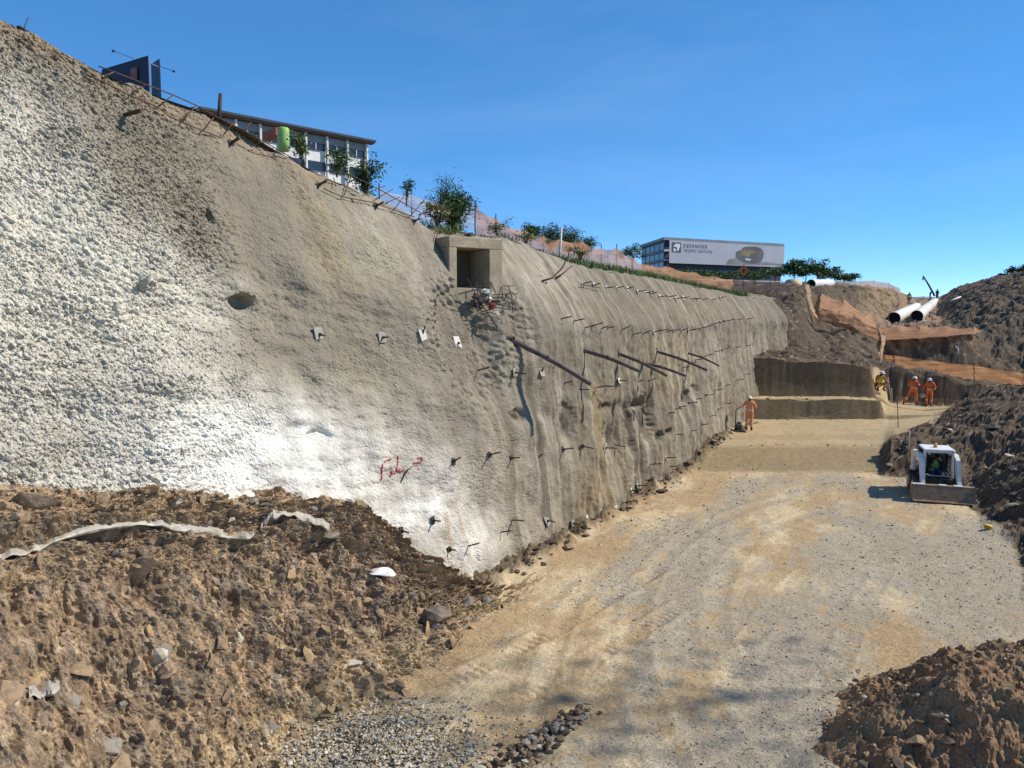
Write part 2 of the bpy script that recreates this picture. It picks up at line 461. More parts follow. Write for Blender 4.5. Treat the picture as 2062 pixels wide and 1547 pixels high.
# lift joints: the top band stays damp, each lift ends in a dark line
for zz, w_, a_ in ((5.25, .10, .35), (5.55, .30, .22), (3.55, .07, .22), (1.9, .06, .2)):
    blend(k * a_ * np.exp(-((Zg - zz - .12 * n1) / w_) ** 2) * (1 + n2), damp * 1.5)
# damp runs below drains and weep points
def run(px, y0, y1, wpx, c, a):
    u, z0 = on_wall(px, y0); u1, z1 = on_wall(px, y1); u2, _ = on_wall(px + wpx, y0)
    uc = u + .07 * perlin(Zg * 1.1, Zg * 0, 133) + .02 * perlin(Zg * 5, Zg * 0, 134)
    blend(a * np.exp(-((Ug - uc) / (abs(u2 - u) * (1 + .3 * perlin(Zg * 2, Ug, 5)))) ** 4) * sst(z0 + .1, z0 - .2, Zg) * sst(z1 - .1, z1 + .3, Zg), c)
for r_ in [(1070, 730, 1090, 9, damp * 1.05, .80), (1192, 760, 1130, 10, ochre * .72, .65), (1218, 860, 1150, 5, pale, .6), (925, 1000, 1150, 5, ochre * 1.1, .5), (900, 1030, 1130, 6, ochre * 1.1, .6), (1250, 930, 1090, 4, brown, .6), (1290, 800, 930, 3.5, pale, .6), (1282, 830, 990, 3, damp, .6),
           (1330, 740, 930, 4, brown * .9, .6), (1305, 740, 900, 3, damp, .5), (640, 400, 640, 7, ochre, .30), (1360, 740, 880, 3, damp * 1.2, .5), (1235, 660, 800, 5, brown, .4), (1150, 660, 800, 6, damp * 1.5, .35), (1105, 760, 860, 9, damp * 1.4, .35)]:
    run(*r_)
# bare soil shows along the rim of the left length
blend(.55 * sst(11, 9.5, Ug) * sst(1.5, .5, Zt - Zg + .35 * n1), grey * 1.25)
blend(sst(12.6, 11, Ug) * np.exp(-((Zt - Zg - .12 - .10 * n1) / .30) ** 2) * (.85 + .4 * n2), np.array([.27, .205, .135]))
col *= (1 + .10 * n2 + .06 * n1)[..., None]
# dust and rebound lodged in the pits are darker grit
co = np.stack([UX * Ug + NX * (Qg - Q0), UY * Ug + NY * (Qg - Q0), Zg], -1).reshape(-1, 3)
# the box culvert's head: its face direction, outward normal and outline; the wall is open behind it
CEX = Vector((.81, .586, 0)).normalized(); CEN = Vector((CEX.y, -CEX.x, 0))
_u, _z = on_wall(905, 545); _p = W(_u, -float(lean(_u, _z)) + .02, _z)
def con(px, py):
    d = Vector(ray(px, py)); k = (_p - Vector((0, 0, CAMZ))).dot(CEN) / d.dot(CEN)
    return Vector((0, 0, CAMZ)) + d * k
CUL0 = con(953, 582)
def cl(v): w = v - CUL0; return w.dot(CEX), w.z
xO0, zO1 = cl(con(920, 497)); xO1, zO0 = cl(con(986, 581)); x_r, z_t = cl(con(1012, 482)); x_l, z_b = cl(con(905, 604))
zO1 = (zO1 + cl(con(987, 503))[1]) / 2; z_t = (cl(con(905, 471))[1] + cl(con(1012, 487))[1]) / 2
_w = co - np.array(CUL0[:]); _x = _w @ np.array(CEX[:]); _y = -(_w @ np.array(CEN[:])); _zz = _w[:, 2]
keepw = ~(((_x > x_l + .04) & (_x < x_r - .04) & (_zz > z_b + .04) & (_zz < z_t - .03) & (_y > .02) & (_y < 2.4)) | ((_x > xO0 - .03) & (_x < xO1 + .03) & (_zz > zO0 - .01) & (_zz < zO1 + .02) & (_y > -.6) & (_y < 2.4))).reshape(Ug.shape)
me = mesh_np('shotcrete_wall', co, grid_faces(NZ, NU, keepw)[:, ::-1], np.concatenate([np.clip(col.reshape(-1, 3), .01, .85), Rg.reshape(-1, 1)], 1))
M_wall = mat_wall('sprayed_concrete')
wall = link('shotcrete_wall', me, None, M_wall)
tag(wall, 'long grey sprayed concrete retaining wall, white and lumpy at its near end', 'retaining wall', kind='thing')
from mathutils.bvhtree import BVHTree
WSTEP = 2
_cw = np.stack([UX * Ug + NX * (Qg - Q0), UY * Ug + NY * (Qg - Q0), Zg], -1)[::2, ::2]
WBVH = BVHTree.FromPolygons([Vector(p) for p in _cw.reshape(-1, 3)], [tuple(f) for f in grid_faces(_cw.shape[0], _cw.shape[1])[:, ::-1].tolist()])
def wp(px, py):
    rx, ry, rz = ray(px, py)
    h = WBVH.ray_cast(Vector((0, 0, CAMZ)), Vector((rx, ry, rz)).normalized())
    if h[0] is None:
        u, z = on_wall(px, py); return W(u, -float(lean(u, z)), z)
    return h[0]
NOUT = Vector((NX, NY, 0)); ALONG = Vector((UX, UY, 0)); UPV = Vector((0, 0, 1))

# ------------------------------------------------------------------ the ground above the wall
sb = np.concatenate([np.linspace(0, 5, 60), np.linspace(5.4, 14, 16), np.linspace(18, 90, 12)])
ub = np.concatenate([np.arange(-3, 47, .14), np.arange(47, 49.8, .2)])
Ub, Sb = np.meshgrid(ub, sb)
zt = ztop(Ub); ztl = zt - .05
rise = lerp(.05, .19, sst(12, 18, Ub))
Zb = ztl + rise * np.minimum(Sb, 3.2) + .02 * np.maximum(0, Sb - 3.2)
am = sst(0, .8, Sb)
Zb = Zb + am * (.10 * fbm(Ub * .8, Sb * .8, 201, 4) + .05 * fbm(Ub * 4, Sb * 4, 205, 3))
Qb = -lean(Ub, zt) - .02 - Sb
cb = np.empty(Ub.shape + (3,)); cb[:] = (.20, .15, .10)
g = np.clip(.5 + fbm(Ub * .9, Sb * .9, 211, 3), 0, 1)
cb = cb * (1 - .35 * g[..., None]) + np.array([.13, .13, .06]) * .35 * g[..., None]
kk = (sst(1.2, .3, Sb) * sst(14, 17, Ub))[..., None]
cb = cb * (1 - kk) + np.array([.25, .23, .19]) * kk
co = np.stack([UX * Ub + NX * (Qb - Q0), UY * Ub + NY * (Qb - Q0), Zb], -1).reshape(-1, 3)
M_soil = mat_attr('earth', rough=.95, fine=26, fvar=.35, bump=.8, bdist=.05, bscale=14, mid=3.0, mvar=.22)
tag(link('terrain_above_wall', mesh_np('terrain_above_wall', co, grid_faces(len(sb), len(ub)), cb.reshape(-1, 3)), None, M_soil), kind='structure')
def top_z(u, s):
    return float(ztop(u) - .05 + lerp(.05, .19, float(sst(12, 18, u))) * min(s, 3.2) + .02 * max(0, s - 3.2))
def top_pt(u, s, dz=0.0):
    return W(u, -float(lean(u, float(ztop(u)))) - .02 - s, top_z(u, s) + dz)

# ------------------------------------------------------------------ pit floor, benches, banks and the far cutting: one ground in two sheets
ROWS = [
 (3.0,  [(1400, None, 0), (2062, None, 0), (2500, None, .1), (3200, None, 2.2)]),
 (9.5,  [(1400, None, 0), (2300, None, 0), (2600, None, .8), (3000, None, 2.6)]),
 (14.0, [(1400, None, 0), (2120, None, 0), (2300, None, .9), (2700, None, 2.6)]),
 (18.7, [(1400, None, 0), (2062, None, 0), (2200, 1010, None), (2500, 860, None)]),
 (22.0, [(1400, None, 0), (1975, None, 0), (2062, 972, None), (2250, 850, None), (2600, 740, None)]),
 (25.0, [(1400, None, 0), (1945, None, 0), (2000, 948, None), (2062, 915, None), (2250, 820, None), (2600, 720, None)]),
 (26.6, [(1400, None, 0), (1778, None, 0), (1800, None, .03), (1900, None, .25), (1960, 925, None), (2062, 880, None), (2250, 805, None), (2600, 700, None)]),
 (27.1, [(1400, None, .02), (1776, None, .02), (1792, None, .50), (1850, None, .75), (1950, 905, None), (2062, 868, None), (2250, 800, None), (2600, 700, None)]),
 (29.4, [(1400, None, .50), (1778, None, .50), (1796, 884, None), (1900, 872, None), (2000, 848, None), (2062, 838, None), (2250, 795, None), (2600, 700, None)]),
 (30.4, [(1400, None, .60), (1780, None, .60), (1800, 880, None), (1900, 862, None), (2000, 838, None), (2062, 824, None), (2250, 790, None), (2600, 700, None)]),
 (34.0, [(1400, None, .68), (1785, None, .70), (1880, 852, None), (1920, 838, None), (2000, 806, None), (2062, 800, None), (2250, 780, None), (2600, 690, None)]),
 (36.0, [(1400, None, .76), (1780, None, .76), (1790, 846, None), (1880, 838, None), (1930, 824, None), (2000, 797, None), (2062, 793, None), (2250, 775, None), (2600, 690, None)]),
 (36.14, [(1400, 806, None), (1520, 804, None), (1700, 804, None), (1772, 807, None), (1782, 838, None), (1880, 836, None), (1930, 823, None), (2000, 796, None), (2062, 793, None), (2250, 775, None), (2600, 690, None)]),
 (37.7, [(1400, 799, None), (1520, 798, None), (1700, 798, None), (1758, 802, None), (1800, 820, None), (1860, 828, None), (1920, 822, None), (1965, 806, None), (2000, 793, None), (2062, 792, None), (2250, 772, None), (2600, 690, None)]),
 (37.9, [(1400, 722, None), (1525, 721, None), (1650, 728, None), (1735, 738, None), (1752, 745, None), (1764, 803, None), (1800, 819, None), (1860, 827, None), (1920, 821, None), (1965, 800, None), (2000, 788, None), (2062, 790, None), (2250, 770, None), (2600, 690, None)]),
 (40.6, [(1400, 716, None), (1560, 715, None), (1650, 720, None), (1764, 739, None), (1776, 746, None), (1790, 812, None), (1838, 814, None), (1870, 818, None), (1910, 818, None), (1950, 803, None), (1995, 788, None), (2062, 786, None), (2250, 768, None), (2600, 690, None)]),
 (40.9, [(1400, 715, None), (1560, 714, None), (1650, 719, None), (1764, 738, None), (1800, 744, None), (1850, 752, None), (1900, 762, None), (1950, 774, None), (1995, 784, None), (2062, 784, None), (2250, 766, None), (2600, 690, None)]),
 (44.5, [(1400, 706, None), (1560, 706, None), (1650, 712, None), (1700, 716, None), (1775, 732, None), (1800, 738, None), (1850, 747, None), (1950, 763, None), (2062, 778, None), (2250, 775, None), (2600, 690, None)]),
 (46.0, [(1400, 700, None), (1560, 700, None), (1590, 704, None), (1650, 708, None), (1700, 712, None), (1770, 730, None), (1850, 750, None), (1950, 772, None), (2062, 790, None), (2250, 780, None), (2600, 690, None)]),
 (47.4, [(1400, 640, None), (1560, 640, None), (1590, 650, None), (1620, 672, None), (1650, 700, None), (1700, 708, None), (1770, 722, None), (1850, 752, None), (1950, 780, None), (2062, 800, None), (2250, 780, None), (2600, 690, None)]),
 (50.0, [(1400, 602, None), (1560, 597, None), (1600, 592, None), (1622, 600, None), (1642, 645, None), (1660, 655, None), (1700, 672, None), (1758, 696, None), (1775, 728, None), (1850, 752, None), (1950, 782, None), (2062, 800, None), (2250, 760, None), (2600, 660, None)]),
 (56.0, [(1400, 598, None), (1600, 588, None), (1632, 598, None), (1655, 640, None), (1700, 660, None), (1760, 690, None), (1782, 730, None), (1850, 748, None), (1950, 772, None), (2062, 775, None), (2250, 720, None), (2600, 640, None)]),
 (57.2, [(1400, 598, None), (1600, 588, None), (1635, 598, None), (1658, 636, None), (1700, 655, None), (1760, 685, None), (1780, 686, None), (1850, 688, None), (1935, 684, None), (1962, 700, None), (1990, 735, None), (2062, 745, None), (2250, 700, None), (2600, 630, None)]),
 (62.0, [(1400, 596, None), (1600, 584, None), (1660, 590, None), (1690, 630, None), (1760, 668, None), (1790, 672, None), (1850, 674, None), (1930, 672, None), (1970, 672, None), (2000, 690, None), (2062, 680, None), (2250, 650, None), (2600, 590, None)]),
 (66.0, [(1400, 594, None), (1600, 580, None), (1668, 586, None), (1700, 612, None), (1760, 655, None), (1800, 664, None), (1930, 662, None), (1970, 660, None), (2010, 645, None), (2062, 630, None), (2250, 600, None), (2600, 560, None)]),
 (75.0, [(1400, 592, None), (1600, 577, None), (1672, 580, None), (1730, 596, None), (1772, 635, None), (1795, 652, None), (1895, 650, None), (1925, 632, None), (1970, 612, None), (2062, 583, None), (2250, 560, None), (2600, 540, None)]),
 (90.0, [(1400, 590, None), (1600, 575, None), (1680, 576, None), (1760, 584, None), (1812, 606, None), (1826, 632, None), (1893, 630, None), (1905, 612, None), (1940, 588, None), (2000, 566, None), (2062, 552, None), (2250, 535, None), (2600, 520, None)]),
 (115.0, [(1400, 588, None), (1600, 574, None), (1700, 576, None), (1790, 582, None), (1826, 598, None), (1840, 610, None), (1885, 608, None), (1895, 600, None), (1925, 582, None), (1990, 562, None), (2062, 549, None), (2250, 530, None), (2600, 520, None)]),
 (140.0, [(1400, 590, None), (1600, 577, None), (1700, 580, None), (1820, 596, None), (1840, 603, None), (1885, 603, None), (1925, 590, None), (2000, 572, None), (2062, 560, None), (2250, 540, None), (2600, 530, None)]),
 (400.0, [(1000, 640, None), (1600, 625, None), (1850, 625, None), (2250, 610, None), (2600, 600, None)]),
]
RY = np.array([r[0] for r in ROWS])
def _rowfn(r):
    d, pts = r
    xs = []; zs = []
    for px, py, z in pts:
        p = at(px, py, d) if z is None else None
        if p is None:
            # height given: x along the ray that meets that height at this depth
            a = (px - 1031.0) / FPX
            cx = d * a * (CP + SP * (CAMZ - z) / d)
            xs.append(cx); zs.append(z)
        else:
            xs.append(p.x); zs.append(p.z)
    return np.array(xs), np.array(zs)
RF = [_rowfn(r) for r in ROWS]
def ground_z(x, y):
    x = np.asarray(x, float); y = np.asarray(y, float)
    k = np.clip(np.searchsorted(RY, y) - 1, 0, len(RY) - 2)
    out = np.zeros(np.broadcast(x, y).shape)
    for i in range(len(RY) - 1):
        m = k == i
        if not m.any(): continue
        t = np.clip((y[m] - RY[i]) / (RY[i + 1] - RY[i]), 0, 1)
        # steer the profile by bearing so that banks run on smoothly between the rows
        xa = x[m] * (RY[i] / y[m]); xb = x[m] * (RY[i + 1] / y[m])
        za = np.interp(xa, *RF[i]); zb_ = np.interp(xb, *RF[i + 1])
        out[m] = za + (zb_ - za) * t
    return out
def is_bank(x, y):
    """0 on trodden floor and benches, 1 on loose dark spoil"""
    px = 1031 + FPX * x / np.maximum(y, 1)
    edge = np.interp(y, [3, 9.5, 14, 18.7, 22, 25, 26.6, 30, 34, 36, 37.7, 40, 41, 44], [2400, 2250, 2120, 2062, 1975, 1945, 1785, 1790, 1890, 1905, 1930, 1930, 1700, 1500])
    e = sst(-14, 14, px - edge + 10 * perlin(x * 1.3, y * 1.3, 301) + 5 * perlin(x * 5, y * 5, 303))
    return np.where(y > 37.8, np.maximum(e, sst(37.8, 38.3, y) * sst(1765, 1755, px)), e)
def floor_detail(x, y):
    """height and colour on top of the ground's broad shape"""
    u, q = to_uq(x, y)
    b = is_bank(x, y)
    flat = (1 - b)
    h = flat * (.030 * fbm(x * .5, y * .5, 311, 3) + .010 * fbm(x * 3, y * 3, 313, 3) + .006 * perlin(x * 12, y * 12, 315))
    # loose clods
    f1, c1 = worley(x * 2.3 + .3 * perlin(x * 3, y * 3, 2), y * 2.3, 321); f2, c2 = worley(x * 5.5, y * 5.5, 323); f3, _ = worley(x * 12, y * 12, 325)
    near = sst(60, 38, y)
    h = h + b * near * ((.62 - f1) * .13 * (c1 > .62) + .05 * (c1 - .5) + (.6 - f2) * .10 * (c2 > .5) + (.6 - f3) * .06 + .17 * fbm(x * 1.4, y * 1.4, 326, 5, .6) * .7) + b * .28 * fbm(x * .45, y * .45, 327, 3)
    h = h + b * (1 - near) * .34 * fbm(x * .8, y * .8, 329, 5, .6)
    # crumbs of soil heaped along the foot of the wall
    wf = .55 + .25 * perlin(u * .9, u * 0, 331)
    foot = sst(wf, .05, q + .18 * perlin(u * 2.3, q * 2, 333)) * sst(33.5, 31.5, y) * sst(9.5, 12, u)
    h = h + foot * (.17 + .20 * fbm(u * 1.0, q, 335, 4, .6) + (.6 - f2) * .12 * (c2 > .35) + (.6 - f3) * .07)
    # wheel ruts curving across the floor
    def rut(r0, cx, cy, w_, d_, ph=0):
        rr = np.hypot(x - cx, y - cy)
        s_ = (rr - r0) / w_
        tread = .5 + .5 * np.sin((np.arctan2(y - cy, x - cx) * r0) * 2 * np.pi / .16 + np.sign(s_) * 1.2)
        return -d_ * np.exp(-s_ ** 2) * (.55 + .45 * tread) + d_ * .7 * np.exp(-((np.abs(s_) - 1.9) / .6) ** 2)
    am = flat * sst(26.5, 24, y)
    def track(ax, ay, bx, by, w_, d_):
        L_ = math.hypot(bx - ax, by - ay); tx, ty = (bx - ax) / L_, (by - ay) / L_
        a_ = (x - ax) * tx + (y - ay) * ty; s_ = ((x - ax) * -ty + (y - ay) * tx + .10 * np.sin(a_ * .6)) / w_
        tread = .5 + .5 * np.sin((a_ + .35 * np.abs(s_) * w_) * 2 * np.pi / .17)
        on = sst(0, .8, a_) * sst(L_, L_ - 1.2, a_) * sst(-.25, .35, perlin(x * .9 + ax, y * .9, 367) + .5 * perlin(x * 3, y * 3, 368))
        return on * (-d_ * np.exp(-s_ ** 4) * (.25 + .75 * tread) + d_ * .8 * np.exp(-((np.abs(s_) - 1.5) / .45) ** 2))
    h = h + am * (track(-1.3, 11.0, 4.2, 17.4, .17, .034) + track(-.2, 10.6, 5.4, 16.6, .17, .030) + track(1.5, 9.0, 7.5, 17.5, .16, .018) + track(3.2, 9.0, 8.8, 16.8, .16, .016))
    h = h + am * (rut(15.5, 17.5, 10.5, .16, .020) + rut(14.0, 17.5, 10.5, .16, .016) + rut(16.6, 17.0, 9.3, .13, .022) * sst(18, 14, y)
                  + rut(9.0, 9.5, 32.2, .16, .03) * sst(.3, .9, x - 5.0) + rut(8.0, 9.5, 32.2, .16, .026) * sst(.3, .9, x - 5.0))
    return h, b, foot
def ground_colour(x, y, h, b, foot, slope):
    u, q = to_uq(x, y)
    tan = np.array([.41, .30, .172]); pal = np.array([.54, .43, .27]); gry = np.array([.325, .29, .228]); orange = np.array([.36, .24, .125])
    olive = np.array([.235, .175, .095]); dark = np.array([.105, .076, .051]); dark2 = np.array([.125, .088, .056]); soil = np.array([.20, .14, .085])
    # patches drawn out along the machine's travel
    xs_ = x * .80 - y * .42; ys_ = x * .42 + y * .80
    n = fbm(xs_ * .33, ys_ * .13, 341, 5, .58); m = fbm(xs_ * .9 + 4, ys_ * .35, 343, 4, .6); f = fbm(x * 3.4, y * 2.4, 345, 4, .65)
    c = np.empty(x.shape + (3,)); c[:] = tan
    def bl(mk, cc):
        nonlocal c
        mk = np.clip(mk, 0, 1)[..., None]; c = c * (1 - mk) + cc * mk
    bl(sst(-.05, .45, m + .3 * f) * .85, pal)
    bl(sst(.0, .55, -m + .25 * f) * .45, orange)
    gp = sst(-.12, .38, n + .28 * f + .32 * np.exp(-((x - 6.5) / 4.5) ** 2 - ((y - 18.5) / 6.5) ** 2) + .3 * np.exp(-((x - 11) / 4) ** 2 - ((y - 18) / 4) ** 2) - .35 * sst(3.2, 1.2, q))
    bl(gp * .78, gry)
    bl(sst(26.6, 27.6, y) * .85, np.array([.40, .305, .17]))
    bl(sst(26.9, 27.4, y) * sst(30.2, 29.2, y) * .75, olive)
    bl(sst(30.6, 31, y) * sst(32.4, 31.6, y) * .3, olive)
    bl(sst(35.9, 36.0, y) * sst(36.3, 36.15, y) * .8, olive * 1.05)
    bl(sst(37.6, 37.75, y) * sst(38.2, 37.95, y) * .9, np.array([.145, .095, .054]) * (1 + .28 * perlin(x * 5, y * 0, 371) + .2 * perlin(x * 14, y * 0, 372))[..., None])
    bl(foot * .9, dark2 * .8)
    bl(b, dark)
    fb = fbm(x * 1.1, y * 1.1, 351, 4)
    bl(b * sst(.0, .7, fb) * .6, dark2)
    bl(b * sst(.3, .9, fbm(x * 4, y * 4, 353, 3)) * .45, np.array([.24, .185, .13])); bl(b * sst(.62, .85, fbm(x * 7, y * 7, 355, 2)) * .8, np.array([.36, .31, .25]))
    # the far cutting is drier and browner
    far = sst(56.5, 60, y)
    bl(b * far * .55, np.array([.115, .088, .062]))
    px = 1031 + FPX * x / np.maximum(y, 1)
    tr = sst(1700, 1760, px) * sst(1905, 1885, px) * sst(60, 64, y)
    bl(tr * .85, np.array([.30, .20, .125]))
    bl(sst(1660, 1720, px) * sst(1840, 1800, px) * sst(64, 70, y) * sst(.1, -.3, fb) * .3, np.array([.10, .11, .05]))
    return c
def ground_sheet(name, ys, ts, m, smooth=True):
    T, Y = np.meshgrid(ts, ys)
    X = T * Y
    uu, qq = to_uq(X, Y)
    wob = sst(26, 27.5, Y) * sst(60, 50, Y)
    Z = ground_z(X, Y + wob * (.03 * perlin(X * .6, X * 0 + .5, 361) + .008 * perlin(X * 3.5, Y * .4, 363)))
    h, b, foot = floor_detail(X, Y)
    Z2 = Z + h
    keep = ~((qq < -2.2 - .0 * uu) & (uu < 46.8))
    c = ground_colour(X, Y, h, b, foot, None)
    co = np.stack([X, Y, Z2], -1).reshape(-1, 3)
    co, f, cc = compact(co, grid_faces(len(ys), len(ts), keep), c.reshape(-1, 3))
    return tag(link(name, mesh_np(name, co, f, np.clip(cc, .01, .8), smooth), None, m), kind='structure')
M_floor = mat_attr('pit_floor_earth', rough=.95, fine=30, fvar=.36, bump=.85, bdist=.03, bscale=20, mid=4.0, mvar=.13)
ys = [2.5]
while ys[-1] < 36.04: ys.append(ys[-1] + (min(.13, max(.024, .00019 * ys[-1] ** 2)) if ys[-1] > 7 else .1))
ys[-1] = 36.04
ground_sheet('pit_floor', np.array(ys), np.concatenate([np.arange(-1.15, -.7, .02), np.arange(-.7, .72, .0029), np.arange(.722, 1.5, .006)]), M_floor, False)
ys2 = np.concatenate([np.arange(36.04, 58, .11), np.arange(58, 92, .24), np.arange(92, 142, .6), np.arange(145, 400, 15.0)])
ground_sheet('excavated_terrain', ys2, np.concatenate([np.arange(.0, .26, .02), np.arange(.26, .74, .0027), np.arange(.743, 1.1, .012)]), M_soil, False)

# ------------------------------------------------------------------ the unexcavated soil bank against the near end of the wall
bank_px = [(-150, 970), (0, 976), (150, 983), (300, 986), (450, 989), (600, 985), (690, 1003), (740, 1042), (800, 1092), (870, 1132), (950, 1168), (1015, 1182)]
bu = []; bz = []
for p in bank_px:
    u, z = on_wall(*p); bu.append(u); bz.append(z)
bu = np.array(bu); bz = np.array(bz)
def bank_top(u): return np.interp(u, bu, bz, right=-.3)
PU = np.array([-2.0, 2.0, 4.0, 6.5, 9.0, 11.0, 13.0, 15.5])
PQZ = np.array([       # (q, share of the contact height) from the contact down to the toe
 [(-.35, .985), (.3, .94), (1.2, .80), (3.4, .50), (6.0, .10), (7.2, -.06)],
 [(-.60, .975), (.2, .90), (.75, .76), (2.0, .50), (4.3, .08), (5.4, -.06)],
 [(-.80, .97), (-.25, .90), (.05, .74), (1.10, .40), (2.3, .03), (3.2, -.06)],
 [(-.80, .97), (-.42, .90), (-.22, .72), (.35, .34), (1.05, .02), (1.9, -.05)],
 [(-.60, .97), (-.30, .88), (-.10, .70), (.45, .34), (1.10, .02), (2.0, -.05)],
 [(-.05, .93), (.12, .80), (.25, .62), (.50, .32), (.90, .03), (1.6, -.05)],
 [(.08, .90), (.20, .70), (.32, .5), (.48, .3), (.70, .04), (1.2, -.05)],
 [(.05, .9), (.15, .7), (.25, .5), (.35, .3), (.5, .1), (.8, .0)]])
tb = np.concatenate([np.linspace(0, 1, 14)[:-1], np.linspace(1, 5, 270)[:-1], np.linspace(5, 6, 30)])
ubk = np.concatenate([np.arange(-2, 2, .05), np.arange(2, 13, .02), np.arange(13, 15.5, .05)])
UB, TB = np.meshgrid(ubk, tb)
UBw = np.clip(UB + .5 * fbm(UB * .6, TB * .5, 401, 2), -2, 15.5)
zc = bank_top(UB)
def prof(j, comp): return np.interp(UBw, PU, PQZ[:, j, comp])
qc0 = -lean(UB, zc) - .12
Qk = np.empty_like(UB); Zk = np.empty_like(UB)
qs = [qc0] + [prof(j, 0) for j in range(6)]
zs = [zc] + [prof(j, 1) * zc for j in range(6)]
ki = np.clip(np.floor(TB).astype(int), 0, 5); fr = TB - ki
for j in range(6):
    m = ki == j
    Qk[m] = lerp(qs[j][m], qs[j + 1][m], fr[m]); Zk[m] = lerp(zs[j][m], zs[j + 1][m], fr[m])
amp = sst(.0, .6, TB) * sst(6.0, 5.2, TB) * sst(15.4, 13, UB)
SS = TB * .75
d_ = .22 * fbm(UB * .75, SS * 1.0, 411, 3) + .10 * fbm(UB * 2.6, SS * 2.8, 413, 4, .6)
w1, i1 = worley(UB * 3.6 + .3 * perlin(UB * 4, SS * 4, 3), SS * 4.6, 421); w2, i2 = worley(UB * 9, SS * 11, 423); w3, _ = worley(UB * 19, SS * 22, 425)
w4, i4 = worley(UB * 6.0 + .5 * perlin(UB * 3, SS * 3, 9), SS * 8.0 + .4 * UB, 427); w5, i5 = worley(UB * 14.0, SS * 17.0 + .6 * UB, 429)
d_ = d_ + (.6 - w2) * .03 * (i2 > .5) + (.6 - w3) * .022 + .085 * (i4 - .5) * sst(-.3, .3, perlin(UB * .9, SS * 1.4, 437)) + .028 * (i5 - .5) + .06 * fbm(UB * 5, SS * 7, 435, 5, .6)
# overhanging cut below the old skin and hollows
LEDGE_PX = [(-40, 1128), (90, 1098), (180, 1066), (310, 1056), (330, 1040), (420, 1068), (500, 1082), (560, 1048), (670, 1062)]
d_ = np.where((TB > 1) & (UB < 9.5), d_ - .20 * np.exp(-((TB - 2.12 - .2 * perlin(UB * .9, UB * 0, 7)) / .22) ** 2) * sst(9.5, 8.5, UB), d_)
hol = [(5.3, 3.15, .35, .25, -.30), (7.6, 4.0, .25, .2, -.14), (9.4, 3.2, .3, .25, -.2), (4.4, 3.8, .3, .2, -.2), (6.6, 3.5, .25, .2, -.16), (8.4, 2.9, .3, .2, -.15)]
for (hu, ht, ru, rt, hh) in hol: d_ = d_ + hh * np.exp(-((UB - hu) / ru) ** 2 - ((TB - ht) / rt) ** 2)
Qk = Qk + amp * d_ * .80; Zk = Zk + amp * d_ * .62
COB = np.stack([UX * UB + NX * (Qk - Q0), UY * UB + NY * (Qk - Q0), Zk], -1)
cb = np.empty(UB.shape + (3,)); cb[:] = (.222, .155, .098)
def blk(mk, c):
    global cb
    mk = np.clip(mk, 0, 1)[..., None]; cb = cb * (1 - mk) + np.array(c) * mk
na = fbm(UB * .9, SS * 1.3, 431, 4); nb_ = fbm(UB * 3.5, SS * 4.5, 433, 4)
blk(sst(2.0, 1.6, TB + .2 * na) * sst(10.5, 9, UB) * .8, (.37, .255, .145))
blk(sst(.0, .6, na) * .55, (.29, .21, .13)); blk(sst(.05, .6, -na) * .6, (.165, .115, .07))
blk(sst(.2, .8, nb_) * .45, (.40, .27, .15)); blk(sst(.25, .8, -nb_) * .4, (.19, .165, .135))
blk(sst(4.3, 5.0, TB + .4 * na) * .7, (.40, .30, .165))
blk(.55 * (i4 > .8), (.17, .135, .105)); blk(.45 * (i4 < .16), (.38, .27, .155)); blk(.4 * (i5 > .86), (.42, .33, .22)); blk(.4 * (i5 < .15), (.13, .098, .07))
cb *= (1.28 + .36 * nb_)[..., None]
nrT, ncU = UB.shape
M_bank = mat_attr('bank_soil', rough=.95, fine=34, fvar=.42, bump=.9, bdist=.04, bscale=22, mid=6, mvar=.22)
bank = link('soil_bank', mesh_np('soil_bank', COB.reshape(-1, 3), grid_faces(nrT, ncU), np.clip(cb.reshape(-1, 3), .02, .7), False), None, M_bank)
tag(bank, 'steep brown bank of stony soil heaped against the near end of the wall', 'soil bank', kind='thing')
def bank_pt(u, t):
    i = int(np.clip(np.searchsorted(tb, t), 1, nrT - 2)); j = int(np.clip(np.searchsorted(ubk, u), 1, ncU - 2))
    p = Vector(COB[i, j]); a = Vector(COB[i + 1, j] - COB[i - 1, j]); b = Vector(COB[i, j + 1] - COB[i, j - 1])
    n = b.cross(a)
    n = n.normalized() if n.length > 1e-9 else UPV.copy()
    if n.dot(Vector((0, -.6, .8))) < 0: n = -n
    return p, n
BBVH = BVHTree.FromPolygons([Vector(p) for p in COB[::2, ::2].reshape(-1, 3)], [tuple(f) for f in grid_faces(*COB[::2, ::2].shape[:2]).tolist()])
def bp(px, py):
    h = BBVH.ray_cast(Vector((0, 0, CAMZ)), Vector(ray(px, py)).normalized())
    return (h[0], h[1]) if h[0] is not None else (None, None)

